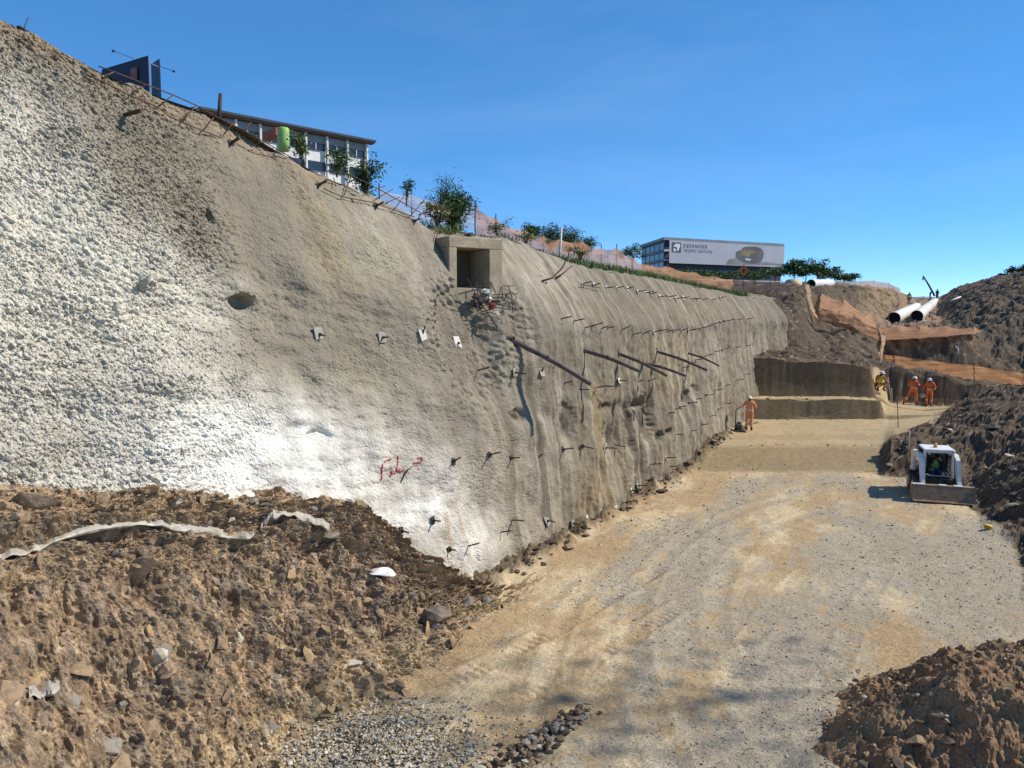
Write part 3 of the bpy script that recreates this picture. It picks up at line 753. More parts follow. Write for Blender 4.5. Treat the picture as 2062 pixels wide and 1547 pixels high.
# ------------------------------------------------------------------ spoil heap by the camera's side of the floor
xs = np.arange(2.6, 13.0, .026); yh = np.arange(5.5, 13.4, .026)
XH, YH = np.meshgrid(xs, yh)
r_ = np.hypot((XH - 7.8) / 4.3, (YH - 8.9) / 3.0) + .10 * fbm(XH * .7, YH * .7, 501, 3)
hh = 1.05 * (1 - sst(.2, 1.0, r_)) + .45 * np.exp(-((XH - 6.6) / 1.5) ** 2 - ((YH - 10.3) / 1.15) ** 2)
k_ = np.clip(hh / .35, 0, 1)
w1, i1 = worley(XH * 2.4 + .3 * perlin(XH * 3, YH * 3, 3), YH * 2.4, 511); w2, i2 = worley(XH * 6, YH * 6, 513); w3, _ = worley(XH * 14, YH * 14, 515)
hh = hh + k_ * (.10 * fbm(XH * 1.3, YH * 1.3, 517, 4) + (.6 - w1) * .10 * (i1 > .5) + (.6 - w2) * .06 * (.25 + i2) + (.6 - w3) * .04 + .05 * fbm(XH * 5, YH * 5, 519, 4, .6)) - .05 - .10 * (1 - k_)
ch = np.empty(XH.shape + (3,)); ch[:] = (.305, .18, .098)
na = fbm(XH * 1.0, YH * 1.0, 521, 4); nb_ = fbm(XH * 4, YH * 4, 523, 3)
def blh(mk, c):
    global ch
    mk = np.clip(mk, 0, 1)[..., None]; ch = ch * (1 - mk) + np.array(c) * mk
blh(sst(0, .6, na) * .6, (.29, .20, .115)); blh(sst(.05, .6, -na) * .6, (.14, .10, .065)); blh(sst(.2, .8, nb_) * .4, (.33, .24, .14))
keep = hh > -.10
co, f, cc = compact(np.stack([XH, YH, hh], -1).reshape(-1, 3), grid_faces(len(yh), len(xs), keep), ch.reshape(-1, 3))
heap = link('spoil_heap', mesh_np('spoil_heap', co, f, np.clip(cc, .02, .6), False), None, M_bank)
tag(heap, 'brown heap of loose dug soil and clods at the bottom right', 'soil heap', kind='thing')
def heap_z(x, y):
    j = int(np.clip(round((x - 2.6) / .026), 0, len(xs) - 1)); i = int(np.clip(round((y - 5.5) / .026), 0, len(yh) - 1))
    return float(hh[i, j])
def floor_z(x, y):
    X_ = np.array([float(x)]); Y_ = np.array([float(y)])
    return float(ground_z(X_, Y_)[0] + floor_detail(X_, Y_)[0][0])

# ------------------------------------------------------------------ stones
def hull(seed, flat=.6, n=16, elong=1.0):
    rr = random.Random(seed)
    bm = bmesh.new()
    for _ in range(n):
        v = Vector((rr.gauss(0, 1), rr.gauss(0, 1), rr.gauss(0, 1))).normalized() * rr.uniform(.8, 1.0)
        bm.verts.new((v.x * .5 * elong, v.y * .5, v.z * .5 * flat))
    r = bmesh.ops.convex_hull(bm, input=bm.verts)
    junk = [g for g in r['geom_interior'] + r['geom_unused'] if isinstance(g, bmesh.types.BMVert)]
    if junk: bmesh.ops.delete(bm, geom=list(set(junk)), context='VERTS')
    bmesh.ops.triangulate(bm, faces=bm.faces[:])
    bm.verts.index_update()
    v = np.array([x.co[:] for x in bm.verts]); f = np.array([[x.index for x in t.verts] for t in bm.faces])
    bm.free()
    return v, f
M_stone = [mat('stone_brown', (.25, .175, .11), .9, var=.25, scale=3, bump=.6, bscale=12, dirt=(.30, .21, .12)),
           mat('stone_grey', (.27, .245, .205), .9, var=.25, scale=3, bump=.6, bscale=12, dirt=(.22, .16, .10)),
           mat('stone_ochre', (.38, .265, .14), .9, var=.25, scale=3, bump=.6, bscale=12, dirt=(.24, .16, .09)),
           mat('stone_pale', (.50, .46, .37), .9, var=.2, scale=3, bump=.5, bscale=12, dirt=(.33, .27, .18))]
M_clod = mat('soil_clod', (.11, .083, .058), .97, var=.35, scale=4, bump=1.0, bscale=14)
HULLS = [hull(i, random.choice((.45, .6, .75)), 15, random.choice((1.0, 1.25, 1.6))) for i in range(10)]
STONE_ME = []
for i, (v, f) in enumerate(HULLS):
    for k, m in enumerate(M_stone + [M_clod]):
        me = mesh_np('stone', v, f, None, False); me.materials.append(m); STONE_ME.append((i, k, me))
def stone(name, parent, p, size, k, n=UPV, sink=.25):
    me = random.choice([s[2] for s in STONE_ME if s[1] == k])
    o = bpy.data.objects.new(name, me); C.objects.link(o)
    o.parent = parent
    q = n.to_track_quat('Z', 'Y').to_matrix() @ Matrix.Rotation(random.uniform(0, 6.28), 3, 'Z') @ Matrix.Rotation(random.gauss(0, .35), 3, 'X')
    o.rotation_euler = q.to_euler()
    s = size
    o.scale = (s * random.uniform(.8, 1.25), s * random.uniform(.8, 1.2), s * random.uniform(.7, 1.2))
    o.location = Vector(p) + n * size * (.5 - sink) * .5
    return o
# stones one can pick out on the bank
spots = []
for _ in range(272):
    u = random.uniform(2.2, 12.6); t = random.choice((random.uniform(.6, 2.0), random.uniform(2.1, 5.6), random.uniform(3.8, 5.8)))
    if bank_top(u) < .25: continue
    p, n = bank_pt(u, t)
    s = min(.42, .10 + random.expovariate(1 / .07))
    stone('stone', bank, p, s, random.choices((0, 1, 2, 3), (5, 3, 3, .5))[0], n, .45)
for px, py, s, k in [(695, 1440, .20, 2), (745, 1395, .26, 0), (560, 1345, .3, 0), (640, 1385, .22, 2), (660, 1430, .24, 2), (700, 1455, .20, 2), (330, 1315, .26, 1), (322, 1335, .22, 3), (850, 1235, .30, 0), (880, 1240, .34, 1), (870, 1260, .22, 3), (270, 1130, .28, 0),
                     (480, 1030, .3, 0), (440, 1120, .3, 1), (300, 1470, .34, 0), (220, 1500, .3, 1), (400, 1490, .26, 2), (425, 1525, .16, 2), (70, 1370, .24, 2), (980, 1260, .22, 2), (960, 1250, .2, 0), (790, 1360, .2, 2), (840, 1355, .22, 2), (575, 1470, .18, 2), (600, 1520, .3, 0), (640, 1530, .14, 2)]:
    p, n = bp(px, py)
    if p is None: p = atz(px, py, 0.0); n = UPV
    stone('stone', bank, p, s, k, n, .4)
# clods and stones of the heap
for _ in range(170):
    x = random.uniform(3.4, 9.5); y = random.uniform(6.8, 12.2); z = heap_z(x, y)
    if z < .0: continue
    stone('clod', heap, (x, y, z), min(.34, .06 + random.expovariate(1 / .05)), random.choices((0, 4, 2, 3), (4, 5, 1.2, .25))[0], UPV, .45)
for px, py, s, k in [(1895, 1445, .20, 3), (1905, 1365, .18, 3), (1910, 1310, .12, 3), (1840, 1335, .12, 3), (2035, 1312, .14, 3)]:
    h = None
    for zz in np.arange(2.2, -.1, -.03):
        q = atz(px, py, zz)
        if heap_z(q.x, q.y) >= zz: h = q; break
    if h is not None: stone('stone', heap, h, s, k, UPV, .3)
# windrow of dark clods left by the blade
wr = empty('clod_windrow', atz(1095, 1490, 0))
tag(wr, 'short ridge of dark clods and pebbles on the floor at bottom centre', 'clods')
a0 = atz(1185, 1428, 0); a1 = atz(1000, 1560, 0)
for _ in range(190):
    t = random.random(); s_ = random.gauss(0, .13) * (.6 + .8 * t)
    p = a0.lerp(a1, t) + Vector((s_, -s_ * .3, 0)); hgt = max(0, .13 - abs(s_) * .5) * random.random()
    o = stone('clod', wr, (p.x, p.y, floor_z(p.x, p.y) + hgt), random.uniform(.05, .15), random.choices((0, 1, 3, 4), (2, 1.5, 1.2, 4))[0], UPV, .35)
    o.location = o.location - wr.location
# loose clods of the dark spoil beside the floor
pit = bpy.data.objects['pit_floor']
n_c = 0
while n_c < 150:
    px = random.uniform(1790, 2075); d = random.uniform(20, 37)
    x = (px - 1031) / FPX * d
    if float(is_bank(np.array([x]), np.array([d]))[0]) < .5: continue
    z = floor_z(x, d)
    stone('clod', pit, (x, d, z), min(.5, .12 + random.expovariate(1 / .07)), random.choices((4, 0, 1, 3), (8, 1.2, .5, .22))[0], UPV, .3); n_c += 1
for _ in range(46):                     # crumbs fallen from the cut benches
    y_, x0_, x1_ = random.choice(((35.85, 11.9, 17.9), (37.55, 12.6, 18.3), (36.3, 11.9, 18.0), (29.9, 8.6, 15.0)))
    x_ = random.uniform(x0_, x1_)
    stone('clod', pit, (x_, y_ + random.gauss(0, .08), floor_z(x_, y_)), min(.2, .04 + random.expovariate(1 / .04)), random.choice((0, 2, 4)), UPV, .3)
n_c = 0
while n_c < 150:                       # along the wall's foot
    u = random.uniform(13.5, 36); q = random.uniform(.0, .55); v = W(u, q, 0)
    stone('clod', pit, (v.x, v.y, floor_z(v.x, v.y)), min(.38, .08 + random.expovariate(1 / .07)), random.choices((4, 0, 1), (6, 2, 1))[0], UPV, .3); n_c += 1

def scatter(name, pts, sizes, mats, parent=None, flat=.6, seed=1):
    """many small stones joined into one mesh, several materials"""
    rs = np.random.default_rng(seed)
    pts = np.asarray(pts); sizes = np.asarray(sizes); n = len(pts)
    V = []; F = []; MI = []; off = 0
    small = [hull(900 + i, .65, 8, 1.2) for i in range(5)]
    for hI, (v, f) in enumerate(small):
        idx = np.arange(hI, n, len(small))
        k = len(idx)
        a = rs.uniform(0, 6.28, k); b = rs.normal(0, .5, k)
        ca, sa, cb_, sb_ = np.cos(a), np.sin(a), np.cos(b), np.sin(b)
        vx = v[None, :, 0] * np.ones((k, 1)); vy = v[None, :, 1] * cb_[:, None] - v[None, :, 2] * sb_[:, None]; vz = v[None, :, 1] * sb_[:, None] + v[None, :, 2] * cb_[:, None]
        x = vx * ca[:, None] - vy * sa[:, None]; y = vx * sa[:, None] + vy * ca[:, None]
        P = np.stack([x, y, vz], -1) * sizes[idx][:, None, None] + pts[idx][:, None, :]
        V.append(P.reshape(-1, 3)); F.append((f[None] + (np.arange(k) * len(v))[:, None, None]).reshape(-1, 3) + off); off += k * len(v)
        MI.append(np.repeat(rs.integers(0, len(mats), k), len(f)))
    me = mesh_np(name, np.concatenate(V), np.concatenate(F), None, False)
    for m in mats: me.materials.append(m)
    me.polygons.foreach_set('material_index', np.concatenate(MI).astype(np.int32))
    o = bpy.data.objects.new(name, me); C.objects.link(o)
    if parent is not None: o.parent = parent
    return o
# gravel strewn over the floor where the blade left it
N = 52000
gy = 8.3 + 20 * rng.random(N) ** 1.7; gx = (rng.random(N) * 1.12 - .40) * gy
uu, qq = to_uq(gx, gy)
mk = fbm((gx * .80 - gy * .42) * .33, (gx * .42 + gy * .80) * .13, 341, 5, .58) + .28 * fbm(gx * 3.4, gy * 2.4, 345, 4, .65)
okk = (rng.random(N) < np.clip(.10 + 1.1 * sst(-.15, .4, mk), 0, 1)) & (qq > .5) & (is_bank(gx, gy) < .4)
gx, gy = gx[okk], gy[okk]
gz = ground_z(gx, gy) + floor_detail(gx, gy)[0]
sz = np.minimum(.07, .012 + rng.exponential(.009, len(gx))) * np.clip(gy / 14, .8, 1.6)
M_gr = [mat('gravel_grey', (.30, .285, .25), .9, var=.2), mat('gravel_pale', (.50, .455, .36), .9, var=.2), mat('gravel_tan', (.36, .27, .155), .9, var=.2), mat('gravel_dark', (.15, .13, .11), .9, var=.2)]
tag(scatter('floor_gravel', np.stack([gx, gy, gz + sz * .15], -1), sz, M_gr, seed=3), 'grey and tan gravel strewn over the pit floor', 'gravel', kind='stuff')
# the pale crushed stone spilled at the bank's toe
N = 5200
px = rng.normal(770, 120, N); py = rng.normal(1500, 48, N) + np.abs(px - 780) * .12
P = np.array([atz(a, max(b, 1405), .0)[:] for a, b in zip(px, py)])
ok2 = to_uq(P[:, 0], P[:, 1])[1] > .3
P = P[ok2]
hz = .16 * np.exp(-((P[:, 0] + 1.75) / .8) ** 2 - ((P[:, 1] - 9.7) / .8) ** 2)
P[:, 2] = floor_detail(P[:, 0], P[:, 1])[0] + hz * rng.random(len(P)) + .01
for i in range(len(P)):
    h = BBVH.ray_cast(Vector((P[i, 0], P[i, 1], 6)), Vector((0, 0, -1)))
    if h[0] is not None and h[0].z > P[i, 2]: P[i, 2] = h[0].z
sz = np.minimum(.10, .025 + rng.exponential(.016, len(P)))
tag(scatter('crushed_stone', P, sz, [M_gr[0], M_gr[1], M_gr[1], M_gr[2]], seed=5), 'pale crushed stone spilled at the foot of the soil bank', 'gravel', kind='stuff')
M_soilst = mat('soil_crumb', (.21, .145, .085), .95, var=.3, scale=4, bump=.6, bscale=12)
# small stones on the bank and heap
q_ = []; s2 = []
for _ in range(8000):
    u = random.uniform(2.0, 13.2); t = random.uniform(.4, 5.8)
    if bank_top(u) < .15: continue
    p, n = bank_pt(u, t); q_.append(p[:]); s2.append(min(.12, .015 + random.expovariate(1 / .018)))
o = scatter('small_stones', q_, s2, [M_stone[0], M_stone[0], M_soilst, M_soilst, M_stone[1], M_stone[2], M_soilst], bank, seed=6); o['kind'] = 'stuff'
q_ = []; s2 = []
for _ in range(4200):
    x = random.uniform(3.0, 10.5); y = random.uniform(6.4, 12.8); z = heap_z(x, y)
    if z < -.07: continue
    q_.append((x, y, max(z, floor_z(x, y) if z < .1 else z))); s2.append(min(.09, .02 + random.expovariate(1 / .02)))
o = scatter('small_clods', q_, s2, [M_stone[0], M_clod, M_stone[0], M_stone[2], M_gr[1]], heap, seed=7); o['kind'] = 'stuff'

# ================================================================== THINGS ON THE WALL
M_rust = mat('rusty_steel', (.085, .055, .040), .8, .3, var=.4, scale=20, dirt=(.16, .085, .045))
M_dsteel = mat('dark_steel', (.055, .047, .042), .7, .4, var=.3, scale=14)
M_plate = mat('dusty_plate', (.33, .31, .27), .7, .2, var=.25, scale=9, dirt=(.20, .16, .12))
M_cap = mat('white_cap', (.55, .52, .46), .6, var=.15, scale=9)
M_pipe = mat('drain_pipe_plastic', (.085, .066, .058), .55, var=.3, scale=6, dirt=(.17, .135, .11))
M_conc = mat('cast_concrete', (.36, .295, .20), .9, var=.2, scale=2.2, bump=.4, bscale=18, dirt=(.22, .175, .115))
M_form = mat('brown_board', (.12, .088, .052), .8, var=.25, scale=3, dirt=(.10, .075, .05))
def q_plane(px, py, q):
    rx, ry, rz = ray(px, py)
    k = (q - Q0) / (NX * rx + NY * ry)
    return Vector((k * rx, k * ry, CAMZ + k * rz))

# shared meshes of a soil nail: bar along +Z, square plate and nut at its root
def nail_meshes():
    b = MB(); b.tube([(0, 0, -.12), (0, 0, .5), (0, 0, 1.0)], .5, 7)
    me_bar = bpy.data.meshes.new('bar'); me_bar.from_pydata(b.v, [], b.f)
    p = MB(); p.box((0, 0, 0), (1, 1, .10), None, .03)
    me_pl = bpy.data.meshes.new('bearing_plate'); me_pl.from_pydata(p.v, [], p.f)
    n = MB(); n.tube([(0, 0, 0), (0, 0, 1)], .5, 6)
    me_nut = bpy.data.meshes.new('nut'); me_nut.from_pydata(n.v, [], n.f)
    return me_bar, me_pl, me_nut
ME_BAR, ME_PL, ME_NUT = nail_meshes()
ME_BAR.materials.append(M_rust); ME_NUT.materials.append(M_dsteel)
ME_PLW = ME_PL.copy(); ME_PLW.materials.append(M_plate)
ME_PLC = ME_PL.copy(); ME_PLC.materials.append(M_cap)
ME_PLD = ME_PL.copy(); ME_PLD.materials.append(M_dsteel)
def nail(px, py, L=.30, el=20, az=0, plate=None, psize=.18, label=None, group=None, r=.017, off=0.0):
    p = wp(px, py) + NOUT * off
    root = empty('soil_nail', p)
    d = (NOUT * math.cos(R(el)) * math.cos(R(az)) + ALONG * math.cos(R(el)) * math.sin(R(az)) + UPV * math.sin(R(el))).normalized()
    rot = d.to_track_quat('Z', 'Y')
    o = link('bar', ME_BAR, root); o.rotation_euler = rot.to_euler(); o.scale = (2 * r, 2 * r, L)
    if plate:
        me = {'w': ME_PLW, 'c': ME_PLC, 'd': ME_PLD}[plate]
        o = bpy.data.objects.new('bearing_plate', me); C.objects.link(o); o.parent = root
        tilt = (NOUT + UPV * random.uniform(.1, .4) + ALONG * random.uniform(-.15, .15)).normalized()
        o.rotation_euler = (tilt.to_track_quat('Z', 'Y').to_matrix() @ Matrix.Rotation(random.uniform(-.3, .3), 3, 'Z')).to_euler()
        ps = psize * (.6 if plate == 'd' else 1)
        o.scale = (ps, ps * random.uniform(.8, 1.5), .16); o.location = tilt * .025
        o = link('nut', ME_NUT, root); o.rotation_euler = rot.to_euler(); o.scale = (.055, .055, .05); o.location = d * .03
    tag(root, label, 'soil nail', group)
    return root
def row(pts, label, group, L=(.24, .34), el=(12, 26), plate=None, pp=1.0, psize=.13, r=.017):
    pts = sorted(pts)
    for i, p in enumerate(pts):
        lab = label.replace('%', ORD[i] + ' from left')
        nail(p[0], p[1], random.uniform(*L), random.uniform(*el), random.uniform(-18, 14), plate if random.random() < pp else None, psize, lab, group, r)
ORD = 'first second third fourth fifth sixth seventh eighth ninth tenth eleventh twelfth thirteenth fourteenth fifteenth sixteenth seventeenth eighteenth'.split()
row([(1172, 572), (1195, 575), (1220, 580), (1242, 580), (1262, 582), (1283, 588), (1300, 590), (1310, 592), (1328, 598), (1345, 598), (1360, 602), (1375, 600), (1392, 602), (1402, 602), (1414, 603), (1432, 604), (1450, 600)],
    'white capped soil nail below the grass, % in the uppermost row', 'nails of the uppermost row', (.26, .36), (4, 16), 'c', 1.0, .13)
row([(1130, 642), (1155, 647), (1178, 660), (1192, 656), (1211, 662), (1223, 661), (1253, 664), (1275, 674), (1293, 673)],
    'bare bar soil nail in the second row, % before the plated ones', 'bare nails of the second row', (.28, .42), (10, 26), None, 0)
row([(1316, 669), (1328, 666), (1340, 669), (1356, 667), (1372, 666), (1385, 666), (1395, 665), (1410, 661), (1421, 657), (1432, 653), (1441, 651), (1450, 649), (1459, 647), (1468, 645), (1485, 644), (1503, 643)],
    'small pale plated soil nail, % among those of the second row', 'plated nails of the second row', (.26, .36), (8, 20), 'c', .7, .12)
row([(1137, 772), (1165, 784), (1200, 781), (1222, 779), (1285, 769), (1305, 768)],
    'thin bare soil nail just below the drain pipes, %', 'nails below the drain pipes', (.22, .40), (2, 30), None, 0, .12)
row([(1375, 740), (1388, 732), (1400, 725), (1410, 719), (1422, 716), (1440, 708), (1455, 704), (1480, 700), (1500, 697)],
    'small soil nail in the third row near the wall end, %', 'far nails of the third row', (.24, .32), (8, 18), 'c', .4, .11)
row([(1345, 832), (1358, 824), (1368, 820), (1386, 812), (1402, 804), (1420, 796), (1440, 786), (1460, 776), (1480, 766), (1500, 754), (1518, 742)],
    'small soil nail in the fourth row above the lone worker, %', 'far nails of the fourth row', (.24, .36), (6, 16), 'd', .3, .11)
row([(1360, 875), (1392, 868), (1412, 856), (1430, 838), (1447, 822), (1466, 812)],
    'small soil nail low on the far wall before the lone worker, %', 'far nails of the fifth row', (.22, .32), (4, 16), 'c', .4, .11)
row([(1252, 1013), (1270, 988), (1282, 978), (1298, 967), (1348, 940), (1340, 922), (1310, 935)],
    'thin soil nail where the wall meets the gravel floor, %', 'far nails of the lowest row', (.30, .42), (4, 14), 'c', .35, .12)
for a in [(962, 746, .34, 14, 0, None, 'bare soil nail left of the first drain pipe, above a thin shadow'),
          (1035, 750, .34, -4, 4, 'w', 'soil nail with a bright square plate, crossed by the first pipe shadow'),
          (1090, 750, .16, 60, 0, 'w', 'short upturned soil nail under the first drain pipe'),
          (1246, 767, .26, 2, 10, 'c', 'white plated soil nail between the shadows of two drain pipes'),
          (640, 672, .16, -14, 12, 'w', 'soil nail with a big tilted square plate, leftmost of its row'),
          (768, 680, .18, 4, 0, 'w', 'soil nail with dusty plate, second from left in its row'),
          (850, 674, .20, 66, 4, 'c', 'soil nail with upturned bar and bright plate, third of its row'),
          (920, 690, .09, -10, 0, 'c', 'stubby soil nail with a white plate below the culvert'),
          (912, 930, .24, 30, 0, 'd', 'soil nail with upturned bar beside the red painted mark'),
          (985, 916, .32, 16, 0, 'd', 'soil nail with a dark upright plate, second right of the red mark'),
          (1028, 922, .26, 6, 0, 'd', 'soil nail at the lower end of the first pipe shadow'),
          (1086, 920, .14, 40, 0, None, 'bent short soil nail right of the dark damp streak'),
          (1132, 905, .34, 10, 0, 'd', 'soil nail with dark plate, right of the dark damp streak'),
          (1172, 898, .34, -8, 4, 'd', 'downturned soil nail with dark plate on the ochre streak'),
          (1218, 902, .40, 4, 0, 'w', 'long soil nail with pale plate on the ribbed part of the wall'),
          (1238, 896, .36, -4, 0, None, 'soil nail whose bar crosses its neighbour on the ribbed wall'),
          (870, 1048, .22, 4, 0, 'd', 'dark soil nail on the whitest concrete near the soil bank'),
          (806, 1068, .22, -4, 0, 'd', 'lowest left soil nail just above the soil bank'),
          (903, 1106, .18, 2, 0, 'd', 'dark soil nail above the foot of the ochre streak'),
          (943, 1100, .30, 22, 0, None, 'soil nail pointing up, lowest on the white concrete'),
          (1008, 1072, .30, 16, 0, None, 'bare soil nail on pale concrete, left of the dark damp streak foot'),
          (1032, 1047, .32, 4, 0, None, 'level bare soil nail touching the dark damp streak'),
          (1100, 1048, .26, -2, 0, 'w', 'soil nail with white plate just right of the damp streak foot'),
          (1152, 1054, .26, 4, 0, 'w', 'soil nail with white plate, second right of the damp streak foot'),
          (1182, 1046, .26, 10, 0, 'c', 'soil nail with narrow white plate beside the ochre streak foot'),
          (1222, 1038, .24, 4, 0, None, 'bare soil nail low on the wall above the dark clods'),
          (1238, 1026, .24, 4, 0, 'c', 'white plated soil nail low on the wall, near the dark clods')]:
    nail(a[0], a[1], a[2], a[3], a[4], a[5], .20, a[6])
for a in [(250, 232, .38, 6, 10, None, 'thick soil nail sleeved in grey concrete below the crest mesh', .034),
          (465, 288, .22, 20, 10, 'd', 'soil nail with dark hanging plate in the brown soil of the crest', .03),
          (640, 374, .24, 22, 10, 'd', 'soil nail with dark plate at the left end of the second crest mesh', .026),
          (755, 416, .24, 20, 10, 'd', 'soil nail under the middle of the second crest mesh', .026),
          (832, 446, .20, 16, 10, 'd', 'soil nail with big dark diamond plate at the crest by the bush', .022),
          (708, 402, .10, -60, 0, None, 'small bent nail hanging under the second crest mesh', .02)]:
    nail(a[0], a[1], a[2], a[3], a[4], a[5], .20, a[6], None, a[7])
# stub sleeved in concrete and the pipe end in its hole
def tube_thing(name, pts, rad, m, label, cat, n=8, group=None):
    b = MB(); p0 = Vector(pts[0]); b.tube([Vector(p) - p0 for p in pts], rad, n)
    o = b.build(name, m, None, True); o.location = p0
    return tag(o, label, cat, group)
p = wp(282, 574); tube_thing('sleeved_stub', [p - NOUT * .05, p + NOUT * .10 + UPV * .05 + ALONG * .04, p + NOUT * .20 + UPV * .16 + ALONG * .05], [.07, .05, .012], mat('grey_grout', (.33, .30, .25), .9, var=.2, bump=.5), 'grey grouted stub poking from the rough white wall', 'stub')
p = wp(505, 600)
b = MB(); b.tube([Vector((0, 0, 0)) - NOUT * .15, NOUT * .06 + ALONG * .02], .055, 12, False); b.tube([-NOUT * .15, NOUT * .06 + ALONG * .02], .045, 12, False)
o = b.build('weep_pipe', M_conc, None, True); o.location = p; tag(o, 'short weep pipe end in a dark hole of the white wall', 'pipe')

# drain pipes jutting from the wall
DR = [((1036, 688), (1190, 774), 1.75, .062, 'longest dark drain pipe, nearest and leftmost of the jutting pipes'), ((1176, 706), (1288, 748), 1.62, .056, 'second jutting drain pipe from the left, with a hanging strip'),
      ((1245, 712), (1343, 757), 1.62, .050, 'third jutting drain pipe from the left, crossing its neighbour'), ((1294, 731), (1380, 757), 1.50, .046, 'lowest drain pipe, fourth from the left, crossed by the third'),
      ((1323, 708), (1424, 746), 1.80, .048, 'fifth drain pipe from the left, above the small nails'), ((1385, 711), (1448, 737), 1.35, .038, 'last and thinnest drain pipe near the wall end')]
for (a, b_), t_, L, rad, lab in [(d[:2], None, d[2], d[3], d[4]) for d in DR]:
    p0 = wp(*a); u0, q0 = to_uq(p0.x, p0.y)
    p1 = q_plane(b_[0], b_[1], q0 + L)
    mid = p0.lerp(p1, .45) + UPV * .05
    root = empty('drain_pipe', p0)
    t = MB(); t.tube([p0 - NOUT * .1 - p0, Vector((0, 0, 0)), mid - p0, p0.lerp(p1, .75) + UPV * .03 - p0, p1 - p0], [rad * 1.05, rad * 1.05, rad, rad * .95, rad * .92], 12, False)
    t.build('tube', M_pipe, root, True)
    k = MB(); e = (p1 - mid).normalized(); k.tube([p1 - p0 - e * .02, p1 - p0 - e * .005], rad * .80, 12); k.build('end_plug', M_dsteel, root)
    k = MB(); k.tube([mid - p0 - e * .06, mid - p0 + e * .06], rad * 1.18, 12); k.build('coupling', M_pipe, root, True)
    k = MB(); k.tube([Vector((0, 0, .0)), Vector((0, 0, .02)) + UPV * .10 - NOUT * .02], rad * .5, 6); k.build('tie', M_dsteel, root)
    tag(root, lab, 'drain pipe')

# exposed mesh bars along the crest
def bars(name, label, lists, off=.07, r=.011):
    p0 = wp(*lists[0][0]); root = empty(name, p0)
    for L in lists:
        pts = [wp(x, y) + NOUT * off * random.uniform(.7, 1.3) + UPV * off * .4 - p0 for x, y in L]
        MBt = MB(); MBt.tube(pts, r, 6); MBt.build('bar', M_rust, root, True)
    return tag(root, label, 'rebar mesh')
bars('rebar_mesh', 'bent rebar mesh along the crest below the dark blue billboard', [
    [(193, 139), (235, 155), (285, 174), (340, 194), (395, 218), (432, 240), (485, 266), (540, 296), (590, 325)], [(170, 156), (205, 172), (262, 199), (310, 220), (335, 238), (362, 251), (403, 268), (442, 282)],
    [(226, 150), (206, 158), (205, 172)], [(287, 176), (262, 190), (263, 199)], [(343, 196), (315, 218)], [(389, 218), (362, 250)], [(427, 239), (404, 267)], [(464, 252), (445, 276)], [(502, 250), (478, 276)], [(520, 284), (512, 300)], [(552, 304), (545, 318)]])
bars('rebar_mesh', 'tangled rebar mesh along the crest below the white building', [
    [(645, 347), (700, 355), (755, 382), (800, 408), (850, 436)], [(650, 364), (690, 378), (718, 393)], [(648, 384), (686, 400), (712, 405), (745, 411), (790, 426), (830, 440)], [(668, 362), (670, 378)], [(703, 357), (688, 398)],
    [(772, 377), (730, 394)], [(788, 384), (752, 404)], [(800, 400), (772, 412)], [(812, 392), (790, 424)], [(845, 411), (822, 438)], [(858, 420), (836, 442)], [(870, 444), (904, 480)], [(864, 452), (880, 474)], [(880, 462), (872, 486)]])
b_ = [(1092, 566), (1112, 560), (1132, 540), (1144, 516), (1147, 500)]
pp = [q_plane(x, y, to_uq(*wp(1092, 566)[:2])[1] + .06 + .12 * i) for i, (x, y) in enumerate(b_)]
tube_thing('bent_bar', pp, [.028, .026, .02, .016, .012], M_rust, 'long rusty bar curving up from the wall beside the culvert', 'bar')
pp = [q_plane(x, y, to_uq(*wp(1120, 558)[:2])[1] + .04 + .1 * i) for i, (x, y) in enumerate([(1120, 560), (1135, 550), (1152, 535)])]
tube_thing('bent_bar', pp, [.026, .022, .016], M_rust, 'shorter straight bar leaning up beside the long curved bar', 'bar')
pp = [wp(x, y) + NOUT * .12 for x, y in [(1162, 574), (1180, 576), (1202, 580)]]
tube_thing('bent_bar', pp, .014, M_rust, 'thin level bar lying under the first white capped nails', 'bar')

# ------------------------------------------------------------------ the box culvert and the torn mesh below it
cul = empty('box_culvert', CUL0)
def cbox(x0, x1, y0, y1, z0, z1):
    rot = Matrix(((CEX.x, -CEN.x, 0), (CEX.y, -CEN.y, 0), (0, 0, 1)))
    m = MB(); m.box(CEX * ((x0 + x1) / 2) - CEN * ((y0 + y1) / 2) + UPV * ((z0 + z1) / 2), (x1 - x0, y1 - y0, z1 - z0), rot, .012); return m
cbox(x_l, x_r, 0, 2.6, zO1, z_t).build('lintel', M_conc, cul)
cbox(x_l, xO0, .003, 2.6, z_b, zO1 - .002).build('side_wall', M_conc, cul)
cbox(xO1, x_r, .003, 2.6, z_b, zO1 - .002).build('side_wall', M_conc, cul)
cbox(xO0 + .002, xO1 - .002, .02, 2.6, z_b, zO0).build('floor_slab', M_conc, cul)
for i in range(2):
    dx = (xO1 - xO0) / 2
    cbox(xO0 + i * dx + .006, xO0 + (i + 1) * dx - .006, .85, .89, zO0 + .003, zO1 - .003).build('shutter_board', M_form, cul)
tag(cul, 'square concrete box culvert mouth set in the wall below the bush', 'culvert')
def cgrid(x, y, o): return wp(x, y) + NOUT * o
root = empty('torn_rebar_mesh', wp(965, 605))
